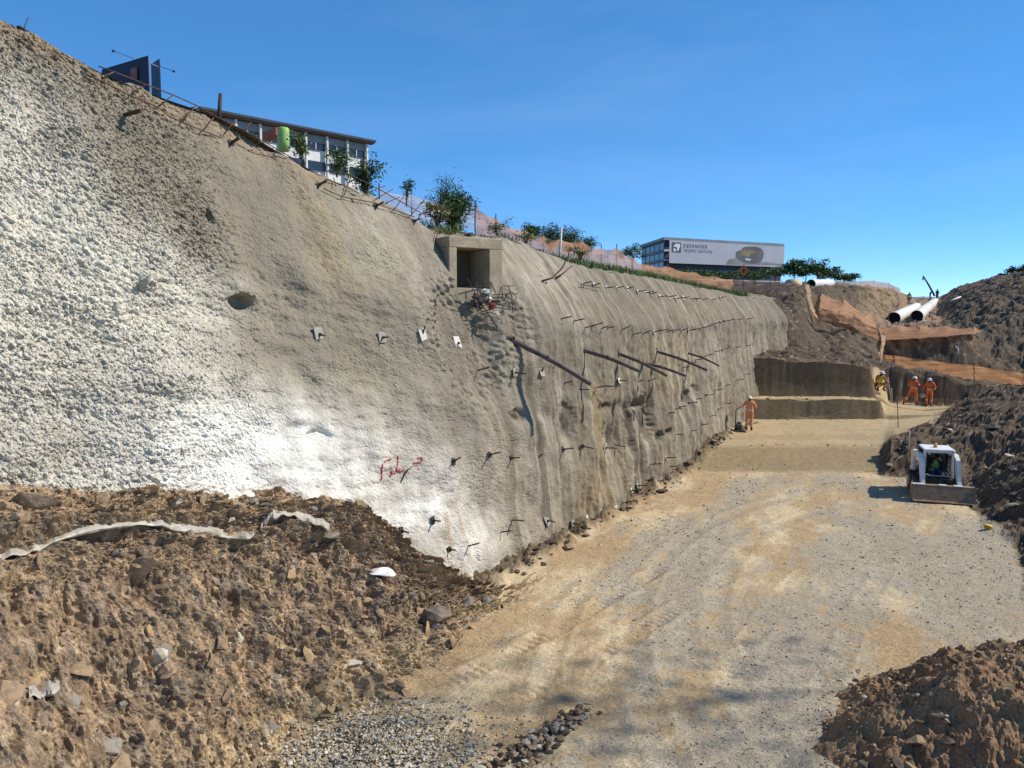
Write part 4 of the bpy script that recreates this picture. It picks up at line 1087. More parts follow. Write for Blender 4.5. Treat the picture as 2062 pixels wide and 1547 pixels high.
for L in [[(918, 560), (945, 602), (978, 660)], [(922, 578), (960, 577), (1018, 576)], [(930, 600), (970, 594), (1022, 592)], [(940, 616), (980, 613), (1020, 611)], [(948, 628), (985, 620), (1005, 624)], [(937, 569), (945, 592)], [(953, 568), (962, 590), (968, 612)], [(970, 568), (978, 590)],
          [(1008, 576), (1014, 600), (1010, 630)], [(1000, 604), (1002, 592), (1012, 588), (1020, 600), (1012, 612), (1000, 604)], [(992, 578), (994, 606)], [(968, 618), (985, 630), (1000, 634)]]:
    t = MB(); t.tube([cgrid(x, y, random.uniform(.22, .34)) - root.location for x, y in L], .012, 6); t.build('bar', M_dsteel, root, True)
tag(root, 'torn grid of dark bars hanging under the culvert mouth', 'rebar mesh')
tube_thing('wire_loop', [cgrid(x, y, .10) for x, y in [(928, 625), (932, 642), (945, 655), (960, 661), (978, 662)]], .010, M_dsteel, 'thin dark wire loop curving below the torn mesh', 'wire', 6)
def rag(px, py, w_, h_, m, label, off=.3, seed=1):
    p = wp(px, py) + NOUT * off
    n = 9; xs_ = np.linspace(-1, 1, n)
    A, B = np.meshgrid(xs_, xs_)
    dz = .10 * perlin(A * 1.6 + seed, B * 1.6, seed); dx = .25 * perlin(A * 1.2, B * 1.3 + seed, seed + 3)
    rot = ALONG[:]; P_ = []
    for i in range(n):
        for j in range(n):
            q = ALONG * (A[i, j] * w_ + dx[i, j] * w_) + UPV * (B[i, j] * h_ + .3 * h_ * perlin(A[i, j:j + 1] * 2, B[i, j:j + 1] * 2, seed + 8)[0]) + NOUT * dz[i, j] * 1.3
            P_.append(tuple(q))
    co = np.array(P_); co2 = co - np.array(NOUT[:]) * .012
    F = grid_faces(n, n); F2 = F[:, ::-1] + n * n
    o = link('rag', mesh_np('rag', np.concatenate([co, co2]), np.concatenate([F, F2])), None, m); o.location = p
    return tag(o, label, 'rag')
M_ragw = mat('white_cloth', (.72, .68, .60), .9, var=.15, scale=9); M_ragr = mat('red_cloth', (.30, .05, .04), .9, var=.3, scale=9); M_ragb = mat('dark_cloth', (.05, .035, .035), .9, var=.3)
rag(958, 588, .13, .06, M_ragw, 'pale crumpled sack caught on the torn mesh', .34, 1); rag(962, 597, .04, .14, M_ragw, 'thin white strip hanging from the torn mesh', .36, 2)
rag(967, 617, .09, .08, M_ragr, 'dark red rag caught low in the torn mesh', .34, 3); rag(975, 628, .07, .06, M_ragw, 'small white scrap at the bottom of the torn mesh', .34, 4); rag(945, 605, .16, .16, M_ragb, 'black plastic sheet bunched behind the torn mesh', .24, 5)

# ------------------------------------------------------------------ the red marks sprayed on the wall
M_red = mat('red_spray_paint', (.50, .022, .06), .7, var=.25, scale=30)
def stroke(pts, w_):
    out = []; P = []
    for i in range(len(pts) - 1):
        for k in range(8):
            t = k / 8; P.append((pts[i][0] * (1 - t) + pts[i + 1][0] * t, pts[i][1] * (1 - t) + pts[i + 1][1] * t))
    P.append(pts[-1])
    W3 = [wp(x, y) for x, y in P]
    m = MB()
    m.tube([v + NOUT * .012 for v in W3], [w_ * random.uniform(.7, 1.2) for _ in W3], 6)
    o = m.build('painted_stroke', M_red, wall, True)
    return o
for L, w_ in [([(769.5, 935), (768, 950), (767.5, 967)], .012), ([(773, 931), (780, 926), (788, 924)], .012), ([(801, 918), (800, 930), (799, 942), (797, 947)], .010), ([(796, 947), (805, 949), (814, 946)], .011), ([(785, 952), (787, 949), (790, 955), (784, 958), (786, 960)], .012), ([(793, 952), (796, 954)], .008),
              ([(840, 923), (847, 921), (850, 927), (844, 931), (832, 932)], .011), ([(832, 938), (840, 937), (842, 946)], .006)]:
    stroke(L, w_)
pp = [wp(x, y) + NOUT * o_ for x, y, o_ in [(806, 972, .015), (812, 958, .02), (819, 946, .03), (827, 938, .05)]]
tube_thing('twig', pp, [.008, .014, .014, .01], M_dsteel, 'dark thin rod lying across the red painted mark', 'rod', 6)

# ================================================================== NETTING, FENCES, PIPES, FAR THINGS
def net_mat(name, col, alpha=.8):
    m, nt, b = _nt(name)
    tc = nt.nodes.new('ShaderNodeTexCoord')
    n = nt.nodes.new('ShaderNodeTexNoise'); n.inputs['Scale'].default_value = 1.6; n.inputs['Detail'].default_value = 5
    nt.links.new(tc.outputs['Object'], n.inputs['Vector'])
    mp = nt.nodes.new('ShaderNodeMapping'); mp.inputs['Scale'].default_value = (.6, .6, 14)
    nt.links.new(tc.outputs['Object'], mp.inputs['Vector'])
    n2 = nt.nodes.new('ShaderNodeTexNoise'); n2.inputs['Scale'].default_value = 1.3; n2.inputs['Detail'].default_value = 3
    nt.links.new(mp.outputs['Vector'], n2.inputs['Vector'])
    r = nt.nodes.new('ShaderNodeValToRGB')
    r.color_ramp.elements[0].position = .34; r.color_ramp.elements[0].color = (*[c * .6 for c in col], 1)
    r.color_ramp.elements[1].position = .66; r.color_ramp.elements[1].color = (*[min(1, c * 1.2) for c in col], 1)
    ad = nt.nodes.new('ShaderNodeMath'); ad.operation = 'ADD'; ad.inputs[1].default_value = 0
    av = nt.nodes.new('ShaderNodeMath'); av.operation = 'MULTIPLY_ADD'; av.inputs[1].default_value = .4
    nt.links.new(n.outputs['Fac'], av.inputs[0])
    sc = nt.nodes.new('ShaderNodeMath'); sc.operation = 'MULTIPLY'; sc.inputs[1].default_value = .6
    nt.links.new(n2.outputs['Fac'], sc.inputs[0]); nt.links.new(sc.outputs[0], av.inputs[2])
    nt.links.new(av.outputs[0], r.inputs['Fac'])
    nt.links.new(r.outputs['Color'], b.inputs['Base Color']); b.inputs['Roughness'].default_value = .75
    tl = nt.nodes.new('ShaderNodeBsdfTranslucent'); nt.links.new(r.outputs['Color'], tl.inputs['Color'])
    m1 = nt.nodes.new('ShaderNodeMixShader'); m1.inputs[0].default_value = .5
    nt.links.new(b.outputs[0], m1.inputs[1]); nt.links.new(tl.outputs[0], m1.inputs[2])
    tr = nt.nodes.new('ShaderNodeBsdfTransparent')
    m2 = nt.nodes.new('ShaderNodeMixShader'); m2.inputs[0].default_value = alpha
    nt.links.new(tr.outputs[0], m2.inputs[1]); nt.links.new(m1.outputs[0], m2.inputs[2])
    nt.links.new(m2.outputs[0], nt.nodes['Material Output'].inputs['Surface'])
    return m
M_net = net_mat('orange_netting', (.66, .34, .16), .78); M_netp = net_mat('pale_netting', (.72, .46, .27), .76); M_netw = net_mat('faded_netting', (.66, .56, .52), .55); M_stripe = net_mat('striped_barrier', (.70, .36, .22), .92)
M_post = mat('weathered_post', (.16, .12, .085), .9, var=.3, scale=10); M_stake = mat('pale_stake', (.60, .56, .50), .8, var=.2, scale=10)
SAG = .10
def netting(label, top, bot, m=M_net, posts=(), group=None, name='safety_netting', wob=.05, pr=.022, ph=.15):
    """a sheet between two lines of 3-D points, sagging and puckered; posts at the given joints"""
    p0 = Vector(bot[0]); root = empty(name, p0)
    n_s = 10; n_v = 7
    A = []; B = []
    for i in range(len(top) - 1):
        for k in range(n_s):
            t = k / n_s; sag = math.sin(math.pi * t) * SAG * (top[i] - bot[i]).length
            A.append(top[i].lerp(top[i + 1], t) - UPV * sag); B.append(bot[i].lerp(bot[i + 1], t) + UPV * sag * .2)
    A.append(top[-1]); B.append(bot[-1])
    nc = len(A); P_ = np.zeros((n_v, nc, 3))
    along = (A[-1] - A[0]); perp = Vector((along.y, -along.x, 0)); perp = perp.normalized() if perp.length > 1e-6 else Vector((0, -1, 0))
    sd = random.randint(0, 99)
    for j in range(n_v):
        t = j / (n_v - 1)
        for i in range(nc):
            w_ = wob * float(perlin(np.array([i * .33]), np.array([j * .9]), sd)[0]) * 2.2
            P_[j, i] = (B[i].lerp(A[i], t) + perp * w_ - p0)[:]
    link('net', mesh_np('net', P_.reshape(-1, 3), grid_faces(n_v, nc)), root, m)
    for i in posts:
        t = MB(); d = (top[i] - bot[i]); t.tube([bot[i] - UPV * .25 - p0 - perp * .03, top[i] + UPV * ph - p0 - perp * .03], pr, 7); t.build('post', M_post, root)
    return tag(root, label, 'netting', group)
def P3(lst, d, near=0.0): return [at(x, y, (d if not hasattr(d, '__len__') else d[i]) - near) for i, (x, y) in enumerate(lst)]
def onq(lst, q): return [q_plane(x, y, q) for x, y in lst]
# along the crest
topl = onq([(765, 380), (830, 391), (900, 406), (958, 414)], -6.2); botl = [p - UPV * .85 for p in topl]
netting('faded whitish netting behind the bush on the crest', topl, botl, M_netw, (0, 1, 3))
L_ = [(958, 414), (1000, 440), (1058, 463), (1095, 475), (1128, 482), (1172, 484), (1212, 500), (1243, 498), (1275, 520), (1310, 533), (1345, 536), (1400, 549), (1440, 556), (1476, 562)]
tp = onq(L_, -5.2); bt = [p - UPV * (1.05 + .12 * (i % 3)) for i, p in enumerate(tp)]
netting('orange netting fence running along the grassy crest of the far wall', tp, bt, M_net, range(len(L_)), wob=.06)
p = onq([(1126, 530), (1131, 458)], -4.2); tube_thing('tall_post', [p[0] - UPV * .4, p[0].lerp(p[1], .45), p[1]], [.05, .042, .035], M_stake, 'tall pale wooden post leaning at the crest above the curved bar', 'post')
p = onq([(439, 226), (444, 189)], -4.6); tube_thing('iron_post', [p[0] - UPV * .3, p[1]], [.045, .04], M_dsteel, 'dark iron post on the crest left of the white building', 'post')
b0 = top_pt(on_wall(62, 60)[0], .25)
tube_thing('bent_wire', [b0, b0 + Vector((.04, 0, .14)), b0 + Vector((.10, .02, .30))], .007, M_dsteel, 'thin wire standing on the crest at the top left corner', 'wire', 5)
m_ = MB(); m_.box((0, 0, .04), (.16, .12, .14), Matrix.Rotation(.5, 3, 'Y'), .02); o = m_.build('dark_block', M_dsteel); o.location = top_pt(on_wall(56, 58)[0], .15); tag(o, 'small dark block on the crest at the top left corner', 'block')
# striped barrier and its posts at the head of the slope
netting('orange and white striped barrier beside the warning sign', P3([(1474, 562), (1520, 565), (1552, 568), (1600, 570)], 53), P3([(1474, 583), (1520, 586), (1552, 587), (1600, 588)], 53), M_stripe, (0, 1, 2), wob=.03)
SAG = .03
NEAR = .9
# nets down the excavated slope
netting('orange net standing on edge at the head of the slope', P3([(1622, 572), (1626, 596), (1632, 622), (1648, 643)], [52, 51, 50.3, 49.8], NEAR), P3([(1631, 574), (1633, 600), (1640, 626), (1650, 648)], [52.2, 51.2, 50.4, 49.8], NEAR), M_netp, (0, 3))
netting('wide orange net draped down the brown slope', P3([(1655, 580), (1700, 602), (1752, 632), (1766, 648)], [66, 62, 58, 57], NEAR), P3([(1650, 622), (1690, 634), (1722, 642), (1762, 662)], [52, 53, 54, 55.5], NEAR), M_net, (0, 1, 2))
netting('orange net along the lip of the dark bank', P3([(1648, 622), (1690, 630), (1721, 638), (1768, 664)], [49.6, 50, 51, 54], NEAR), P3([(1648, 646), (1690, 650), (1716, 657), (1769, 687)], [49.6, 50, 51, 54], NEAR), M_net, (0, 1, 2, 3))
netting('orange net laid across the trench below the white pipes', P3([(1767, 660), (1810, 655), (1852, 655), (1905, 656), (1962, 658), (1974, 664)], [62, 63, 63, 63, 62, 61], NEAR), P3([(1778, 686), (1815, 684), (1852, 682), (1905, 678), (1960, 673), (1977, 669)], [56.9, 56.9, 56.9, 57.2, 58.5, 60], NEAR), M_net, (0, 2, 4), wob=.09)
netting('narrow orange net folded at the corner above the benches', P3([(1777, 673), (1774, 690), (1771, 712)], [49, 47.5, 45.6], NEAR), P3([(1784, 678), (1780, 700), (1773, 740)], [49, 47.5, 44.6], NEAR), M_netp, (0, 2))
netting('long orange net on the bank above the three workers', P3([(1771, 713), (1801, 716), (1880, 727), (1962, 736), (2062, 752), (2160, 768)], [46.4, 46, 44.6, 43.2, 41.6, 40]), P3([(1771, 737), (1801, 742), (1880, 752), (1962, 764), (2062, 779), (2160, 796)], [46.4, 46, 44.6, 43.2, 41.6, 40]), M_net, (0, 1, 3, 4), wob=.07)
netting('pale sunlit netting on the far brow of the cutting', P3([(1640, 566), (1680, 566), (1722, 566), (1760, 565), (1790, 570), (1812, 580)], [86, 88, 90, 94, 98, 100]), P3([(1640, 580), (1680, 579), (1722, 578), (1760, 581), (1790, 584), (1814, 591)], [86, 88, 90, 94, 98, 100]), M_netp, (0, 1, 2, 3, 4), wob=.05)
netting('far strip of pale netting where trench meets the sky', P3([(1836, 598), (1860, 597), (1886, 598)], 128), P3([(1836, 603), (1860, 603), (1886, 603)], 128), M_netp, (0, 1, 2), wob=.05)

# big pipes in the trench
M_wpipe = mat('white_pipe', (.66, .65, .62), .6, var=.12, scale=1.5, dirt=(.45, .42, .37)); M_black = mat('rubber_and_bore_black', (.02, .02, .02), .7, var=.2)
def big_pipe(label, a, b, r, segs=1, extra=None):
    a = Vector(a); b = Vector(b); root = empty('large_pipe', a); d = (b - a)
    for k in range(segs):
        s0 = d * (k / segs); s1 = d * ((k + 1) / segs) - d.normalized() * .03
        t = MB(); t.tube([s0, s1], r, 24, False); t.tube([s1, s0], r * .90, 24, False)
        o = t.build('barrel', M_wpipe, root, True)
        if k: t = MB(); t.tube([s0 - d.normalized() * .14, s0 + d.normalized() * .14], r * 1.05, 24, False); t.build('joint_band', M_black, root, True)
    n = 24
    t = MB(); e = d.normalized(); t.tube([e * .9, e * .95], r * .89, 24); t.build('bore_dark', M_black, root)  # black disc across the open bore, standing in for the dark inside
    return tag(root, label, 'pipe')
big_pipe('left white pipe lying in the trench, open end towards the floor', at(1800, 641, 74), at(1845, 619, 98), .60, 1)
big_pipe('right white pipe in the trench with a black joint band', at(1846, 637, 74), at(1884, 607, 118), .58, 2)
big_pipe('white pipe with open black end on the head of the slope', at(1633, 572, 70), at(1672, 571, 76), .42, 1)
tube_thing('culvert_ring', [at(1590, 574, 72), at(1604, 573, 74)], [.55, .55], mat('tan_concrete_ring', (.45, .36, .24), .9, var=.2), 'tan concrete ring beside the upper white pipe', 'pipe', 16)
M_blk = mat('timber_block', (.55, .49, .40), .85, var=.2, scale=5)
for i, (x, y, d, lab) in enumerate([(1812, 650, 75, 'timber block under the left trench pipe mouth'), (1856, 649, 75, 'timber block under the right trench pipe mouth'), (1850, 612, 104, 'pale timber stack between the trench pipes'), (1838, 616, 100, 'pale scrap at the far end of the left pipe'), (1876, 634, 86, 'pale offcut right of the right pipe')]):
    m_ = MB(); m_.box((0, 0, .1), (1.1, .35, .25), Matrix.Rotation(.4 * i, 3, 'Z'), .03); m_.box((.1, .1, .32), (.8, .3, .16), Matrix.Rotation(.4 * i + .5, 3, 'Z'), .03)
    o = m_.build('timber_block', M_blk); o.location = at(x, y, d); tag(o, lab, 'timber')
tube_thing('crane_boom', [at(1882, 596, 120), at(1870, 574, 120), at(1859, 556, 120)], [.16, .14, .10], M_dsteel, 'dark boom arm leaning against the sky above the trench', 'boom')
tube_thing('boom_hook', [at(1858.5, 557, 120), at(1858.5, 561, 120), at(1858.5, 564, 120)], [.05, .08, .16], M_dsteel, 'small hook block hanging from the boom tip', 'hook')
tube_thing('loose_pipe', [at(1914, 606, 84), at(1934, 598, 86)], .10, M_wpipe, 'thin white pipe lying on the dark slope beside the trench', 'pipe')
# warning sign
sg = empty('warning_sign', at(1496, 582, 50))
t = MB(); t.tube([(0, 0, -.4), (0, 0, 1.0)], .025, 8); t.build('pole', M_dsteel, sg)
M_sg = mat('orange_sign', (.55, .13, .02), .5, var=.15, scale=6); M_sgb = mat('sign_black', (.03, .02, .02), .6)
m4 = Matrix.Translation((0, -.03, 1.22)) @ Matrix.Rotation(R(90), 4, 'X') @ Matrix.Rotation(R(45), 4, 'Z')
t = MB(); t.prism([(-.27, -.27), (.27, -.27), (.27, .27), (-.27, .27)], .015, m4); t.build('sign_board', M_sg, sg)
t = MB(); t.prism([(-.05, -.12), (.05, -.12), (.05, .02), (.10, .02), (0, .15), (-.10, .02), (-.05, .02)], .004, Matrix.Translation((0, -.046, 1.20)) @ Matrix.Rotation(R(90), 4, 'X')); t.build('pictogram', M_sgb, sg)
tag(sg, 'orange diamond roadworks sign on a post above the far wall', 'sign')

# ------------------------------------------------------------------ far building with the advertisement
M_bdark = mat('dark_cladding', (.06, .065, .075), .6, var=.2, scale=.2); M_bgrey = mat('grey_concrete_far', (.25, .26, .28), .8, var=.12, scale=.2); M_glass = mat('dark_glass', (.03, .04, .055), .15, var=.2, scale=.3, spec=.6); M_wb = mat('white_band', (.55, .55, .55), .7, var=.1, scale=.3)
A_ = at(1338, 478, 250); B_ = at(1577, 492, 273); D_ = at(1290, 495, 278)
zr = A_.z
ex = (B_ - A_); ex.z = 0; Wd = ex.length; ex.normalize(); ey = (Vector((D_.x, D_.y, 0)) - Vector((A_.x, A_.y, 0))); Ld = ey.length; ey.normalize()
bd = empty('office_building', (A_.x, A_.y, zr - 16))
def fb(mb, x0, x1, y0, y1, z0, z1):
    c = ex * ((x0 + x1) / 2) + ey * ((y0 + y1) / 2) + Vector((0, 0, (z0 + z1) / 2))
    rot = Matrix(((ex.x, ey.x, 0), (ex.y, ey.y, 0), (0, 0, 1)))
    mb.box(c, (x1 - x0, y1 - y0, z1 - z0), rot); return mb
Hh = 16.0
fb(MB(), .4, Wd - .4, .4, Ld - .4, 0, Hh - .9).build('body', M_bdark, bd)
fb(MB(), -.4, Wd + .2, -.6, Ld + .4, Hh - .9, Hh).build('roof', M_bgrey, bd)
for k in range(4):
    z0 = 2.6 + 3.1 * k
    fb(MB(), .1, Wd + 1.0, .1, Ld - .1, z0 - .35, z0).build('floor_band', M_bgrey if k else M_wb, bd)
    fb(MB(), -.05, 2.2, -.3, .38, z0 - .5, z0 + .12).build('balcony', M_wb, bd)
    for j in range(5):
        y0 = .8 + j * (Ld - 1.6) / 5
        fb(MB(), .18, .38, y0 + .3, y0 + (Ld - 1.6) / 5 - .5, z0 + .3, z0 + 2.3).build('window', M_glass, bd)
for j in range(9):
    x0 = 3 + j * (Wd - 6) / 9
    fb(MB(), x0 + .3, x0 + (Wd - 6) / 9 - .3, .15, .38, .6, 2.1).build('window', M_glass, bd)
fb(MB(), 2, Wd - 2, -.5, .3, -1.2, -.1).build('canopy', M_wb, bd)
tag(bd, 'dark office block on the hill carrying a huge car advertisement', 'building')
# the banner: pale ground with print on it, hung on the building's front
M_ban = mat('banner_fabric', (.46, .46, .50), .8, var=.07, scale=.08); M_ink = mat('banner_ink', (.10, .105, .12), .8, var=.1, scale=.2); M_car = mat('banner_car_print', (.14, .14, .145), .8, var=.2, scale=.3); M_cary = mat('banner_yellow_print', (.30, .22, .10), .8, var=.15, scale=.3); M_banw = mat('banner_white_print', (.72, .72, .72), .8, var=.05)
M_land = mat('banner_ground_print', (.27, .26, .25), .8, var=.2, scale=.3)
pa = at(1346, 484, 249); pb = at(1577, 499, 272); ph_ = (pa.z - at(1346, 530, 249).z)
bx = pb - pa; bl_ = Vector((bx.x, bx.y, 0)).length; bdir = Vector((bx.x, bx.y, 0)).normalized(); bn = Vector((bdir.y, -bdir.x, 0))
ban = empty('advertising_banner', (pa.x, pa.y, pa.z - ph_)); slope = 0.0
def bpt(x, y, o=0): return bdir * x + Vector((0, 0, y)) + bn * (.6 + o)
def poly(name, pts, m, o, parent=ban):
    n = len(pts); t = MB(); t.add([bpt(x, y, o) for x, y in pts] + [bpt(x, y, o - .008) for x, y in pts], [tuple(range(n)), tuple(range(2 * n - 1, n - 1, -1))] + [(i, n + i, n + (i + 1) % n, (i + 1) % n) for i in range(n)])
    return t.build(name, m, parent)
poly('banner_sheet', [(0, 0), (bl_, 0), (bl_, ph_), (0, ph_)], M_ban, 0)
S = ph_ / 46.0                    # metres for one photograph pixel on the banner
def bp_(px, py): return ((px - 1346) / 231.0 * bl_, ph_ - (py - 484 - (px - 1346) * .048) * S)
poly('logo_square', [bp_(*p) for p in [(1350, 488), (1367.5, 488.8), (1367.5, 509.5), (1350, 508.5)]], M_ink, .02)
poly('logo_mark', [bp_(*p) for p in [(1353, 497), (1357, 491), (1365.5, 491.5), (1365.5, 497), (1362, 506), (1359.5, 506), (1360.5, 499), (1357, 497.5)]], M_banw, .04)
poly('logo_mark', [bp_(*p) for p in [(1353, 501.5), (1356, 500.5), (1358, 502.5), (1357.5, 506.5), (1354, 506.5)]], M_banw, .04)
def lettering(name, txt, px0, px1, py, hpx, m):
    cu_ = bpy.data.curves.new(name, 'FONT'); cu_.body = txt; cu_.size = 1.0; cu_.space_character = 1.25
    tmp = bpy.data.objects.new('tmp', cu_); C.objects.link(tmp)
    dg = bpy.context.evaluated_depsgraph_get(); dg.update()
    me = bpy.data.meshes.new_from_object(tmp.evaluated_get(dg)); bpy.data.objects.remove(tmp)
    co = np.array([v.co[:] for v in me.vertices]); w0 = co[:, 0].min(); w1 = co[:, 0].max(); h1 = co[:, 1].max()
    x0, y0 = bp_(px0, py); x1, _ = bp_(px1, py)
    for v in me.vertices:
        fx = (v.co.x - w0) / (w1 - w0)
        v.co = bpt(x0 + fx * (x1 - x0), y0 + v.co.y / h1 * hpx * S - 0 * fx, .05)
    me.update(); return link(name, me, ban, m)
lettering('lettering', 'DEFENDER', 1372, 1418, 498.5, 7.0, M_ink)
lettering('lettering', 'TROPHY EDITION', 1372, 1427, 508, 6.2, M_ink)
poly('ground_print', [bp_(*p) for p in [(1455, 531), (1462, 522), (1476, 520), (1490, 526), (1520, 528), (1548, 530), (1560, 532), (1577, 534), (1577, 536.5), (1455, 534)]], M_land, .02)
poly('vehicle_print', [bp_(*p) for p in [(1474, 517), (1475, 508), (1480, 504), (1484, 505), (1488, 499), (1494, 496), (1512, 495.5), (1524, 498), (1530, 503), (1533, 511), (1531, 522), (1526, 530), (1510, 533), (1492, 531), (1482, 526)]], M_car, .035)
poly('vehicle_print', [bp_(*p) for p in [(1485, 507), (1490, 504), (1508, 504), (1519, 507), (1514, 510), (1506, 511), (1504, 516), (1492, 516), (1486, 513)]], M_cary, .05)
poly('vehicle_print', [bp_(*p) for p in [(1494, 521), (1506, 523), (1504, 526), (1495, 524)]], M_banw, .055)
tag(ban, 'wide pale car advertisement banner hung across the dark office block', 'banner')

# ------------------------------------------------------------------ long low building behind the crest
M_fas = mat('dark_fascia', (.035, .04, .05), .5, var=.2, scale=.5); M_wallw = mat('white_painted_wall', (.66, .64, .60), .8, var=.07, scale=.4); M_gband = mat('grey_rendered_band', (.30, .29, .28), .8, var=.12, scale=.4)
M_soff = mat('brown_soffit', (.20, .12, .08), .7, var=.2)
A_ = at(420, 221, 76.5); B_ = at(750, 287, 90)
zr = (A_.z + B_.z) / 2
ex = (B_ - A_); ex.z = 0; Wd = ex.length; ex.normalize(); ey = Vector((-ex.y, ex.x, 0))
lb = empty('long_white_building', (A_.x, A_.y, zr - 9)); Hh = 9.0
ez0 = A_.z - zr; ez1 = B_.z - zr          # the roof line falls a little along the street
def rot_b(): return Matrix(((ex.x, ey.x, 0), (ex.y, ey.y, 0), (0, 0, 1)))
def lbx(mb, x0, x1, y0, y1, z0, z1): mb.box(ex * ((x0 + x1) / 2) + ey * ((y0 + y1) / 2) + Vector((0, 0, (z0 + z1) / 2)), (x1 - x0, y1 - y0, z1 - z0), rot_b()); return mb
lbx(MB(), 0, Wd - .6, .5, 9, 0, Hh - .5).build('wall', M_wallw, lb)
rf = lbx(MB(), -1, Wd + .2, -.5, 9.5, Hh - .12, Hh + .12).build('roof', M_fas, lb)
lbx(MB(), -1, Wd + .1, -.3, .5, Hh - .30, Hh - .12).build('soffit', M_soff, rf)
lbx(MB(), -.5, Wd - .6, .42, .6, Hh - 1.05, Hh - .35).build('rendered_band', M_gband, lb)
nb2 = 7
for i in range(nb2):
    x0 = .2 + i * (Wd - .9) / nb2; x1 = .2 + (i + 1) * (Wd - .9) / nb2
    w_ = lbx(MB(), x0 + .12, x1 - .12, .36, .5, Hh - 1.95, Hh - 1.15).build('window', M_glass, lb)
    lbx(MB(), (x0 + x1) / 2 - .04, (x0 + x1) / 2 + .04, .30, .355, Hh - 1.94, Hh - 1.16).build('mullion', M_wallw, w_)
    lbx(MB(), x0 + .12, x1 - .12, .36, .5, Hh - 4.2, Hh - 3.2).build('window', M_glass, lb)
    lbx(MB(), x1 - .10, x1 + .10, .0, .34, 0, Hh - .35).build('column', M_wallw, lb)
tag(lb, 'long white building with strip windows and dark roof edge behind the crest', 'building')
# billboard with lamps, dark drum, red hut
bb = empty('billboard', at(272, 190, 34)); M_navy = mat('navy_board', (.006, .010, .032), .5, var=.2, scale=1); M_pict = mat('faded_print', (.20, .075, .085), .7, var=.3, scale=2); M_lav = mat('lavender_edge', (.16, .15, .26), .6)
def pz(x, y, d=34): return at(x, y, d) - bb.location
def panel(name, c, m, th=.06, parent=bb):
    n = len(c); dn = (c[1] - c[0]).cross(c[2] - c[0]).normalized() * th
    t = MB(); t.add(list(c) + [p + dn for p in c], [tuple(range(n)), tuple(range(2 * n - 1, n - 1, -1))] + [(i, n + i, n + (i + 1) % n, (i + 1) % n) for i in range(n)]); return t.build(name, m, parent)
panel('front_board', [pz(205, 140, 35.6), pz(298, 112, 34), pz(302, 215, 34), pz(205, 215, 35.6)], M_navy)
panel('printed_picture', [pz(262, 138, 34.55), pz(276, 135, 34.3), pz(276, 160, 34.3), pz(262, 160, 34.55)], M_pict, .02)
panel('rear_board', [pz(304, 130, 36), pz(319, 119, 35), pz(323, 215, 35), pz(306, 215, 36)], M_navy)
t = MB(); t.tube([pz(299, 113, 34.0), pz(303, 215, 34.0)], .035, 6); t.build('edge_frame', M_lav, bb)
t = MB(); t.tube([pz(300, 127, 34.1), pz(319, 135, 35)], .03, 6); t.build('brace', M_lav, bb)
for a, c in (((270, 118, 34.6), (228, 103, 33.0)), ((320, 133, 35), (350, 144, 34))):
    t = MB(); t.tube([pz(*a), pz(*c)], .012, 5); arm = t.build('lamp_arm', M_dsteel, bb)
    t = MB(); t.box(pz(*c), (.10, .08, .08), None, .01); t.build('lamp_head', M_dsteel, arm)
tag(bb, 'dark navy two sided billboard with lamp arms above the crest', 'billboard')
gp_ = at(571, 287, 27)
b = MB(); b.tube([(0, 0, -.3), (0, 0, 0), (0, 0, .14), (0, 0, .28), (0, 0, .46), (0, 0, .50)], [.19, .20, .215, .20, .205, .17], 18); o = b.build('green_drum', mat('green_drum_paint', (.26, .42, .12), .6, var=.15, scale=5), None, True); o.location = gp_; tag(o, 'light green drum standing on the crest before the white building', 'drum')
b = MB(); b.box((0, 0, 0), (1.5, .5, .4), Matrix.Rotation(-.8, 3, 'Z'), .02); o = b.build('red_hut', mat('red_brick_paint', (.30, .09, .06), .8, var=.2)); o.location = at(550, 271, 40); tag(o, 'low red hut roof left of the green drum', 'hut')

# ================================================================== VEGETATION
M_leaf = [mat('leaf_dark', (.030, .060, .014), .6, var=.3, scale=3), mat('leaf_mid', (.060, .115, .022), .6, var=.3, scale=3), mat('leaf_light', (.105, .165, .035), .6, var=.25, scale=3)]
M_dry = mat('dry_grass', (.30, .24, .11), .8, var=.25, scale=3); M_bark = mat('bark', (.085, .062, .045), .9, var=.3, scale=8)
for m in M_leaf + [M_dry]:
    b = m.node_tree.nodes['Principled BSDF']
    if 'Transmission Weight' in b.inputs: pass
def leaves(name, centres, n, spread, size, mats, parent, weights=None, droop=.2, seed=1, aspect=.45):
    """many small folded leaf faces around the given twig ends"""
    rs = np.random.default_rng(seed); cs = np.asarray(centres, float)
    idx = rs.integers(0, len(cs), n)
    P = cs[idx] + rs.normal(0, 1, (n, 3)) * np.asarray(spread)
    a = rs.normal(0, 1, (n, 3)); a[:, 2] = a[:, 2] * .6 - droop; a /= np.linalg.norm(a, axis=1)[:, None]
    b = rs.normal(0, 1, (n, 3)); b -= a * (a * b).sum(1)[:, None]; b /= np.linalg.norm(b, axis=1)[:, None]
    s = size * rs.uniform(.6, 1.4, n)[:, None]
    V = np.stack([P, P + a * s * .5 + b * s * aspect * .5, P + a * s, P + a * s * .5 - b * s * aspect * .5], 1).reshape(-1, 3)
    F = np.arange(4 * n).reshape(n, 4)
    me = mesh_np(name, V, F, None, False)
    for m in mats: me.materials.append(m)
    me.polygons.foreach_set('material_index', rs.choice(len(mats), n, p=weights).astype(np.int32))
    return link(name, me, parent)
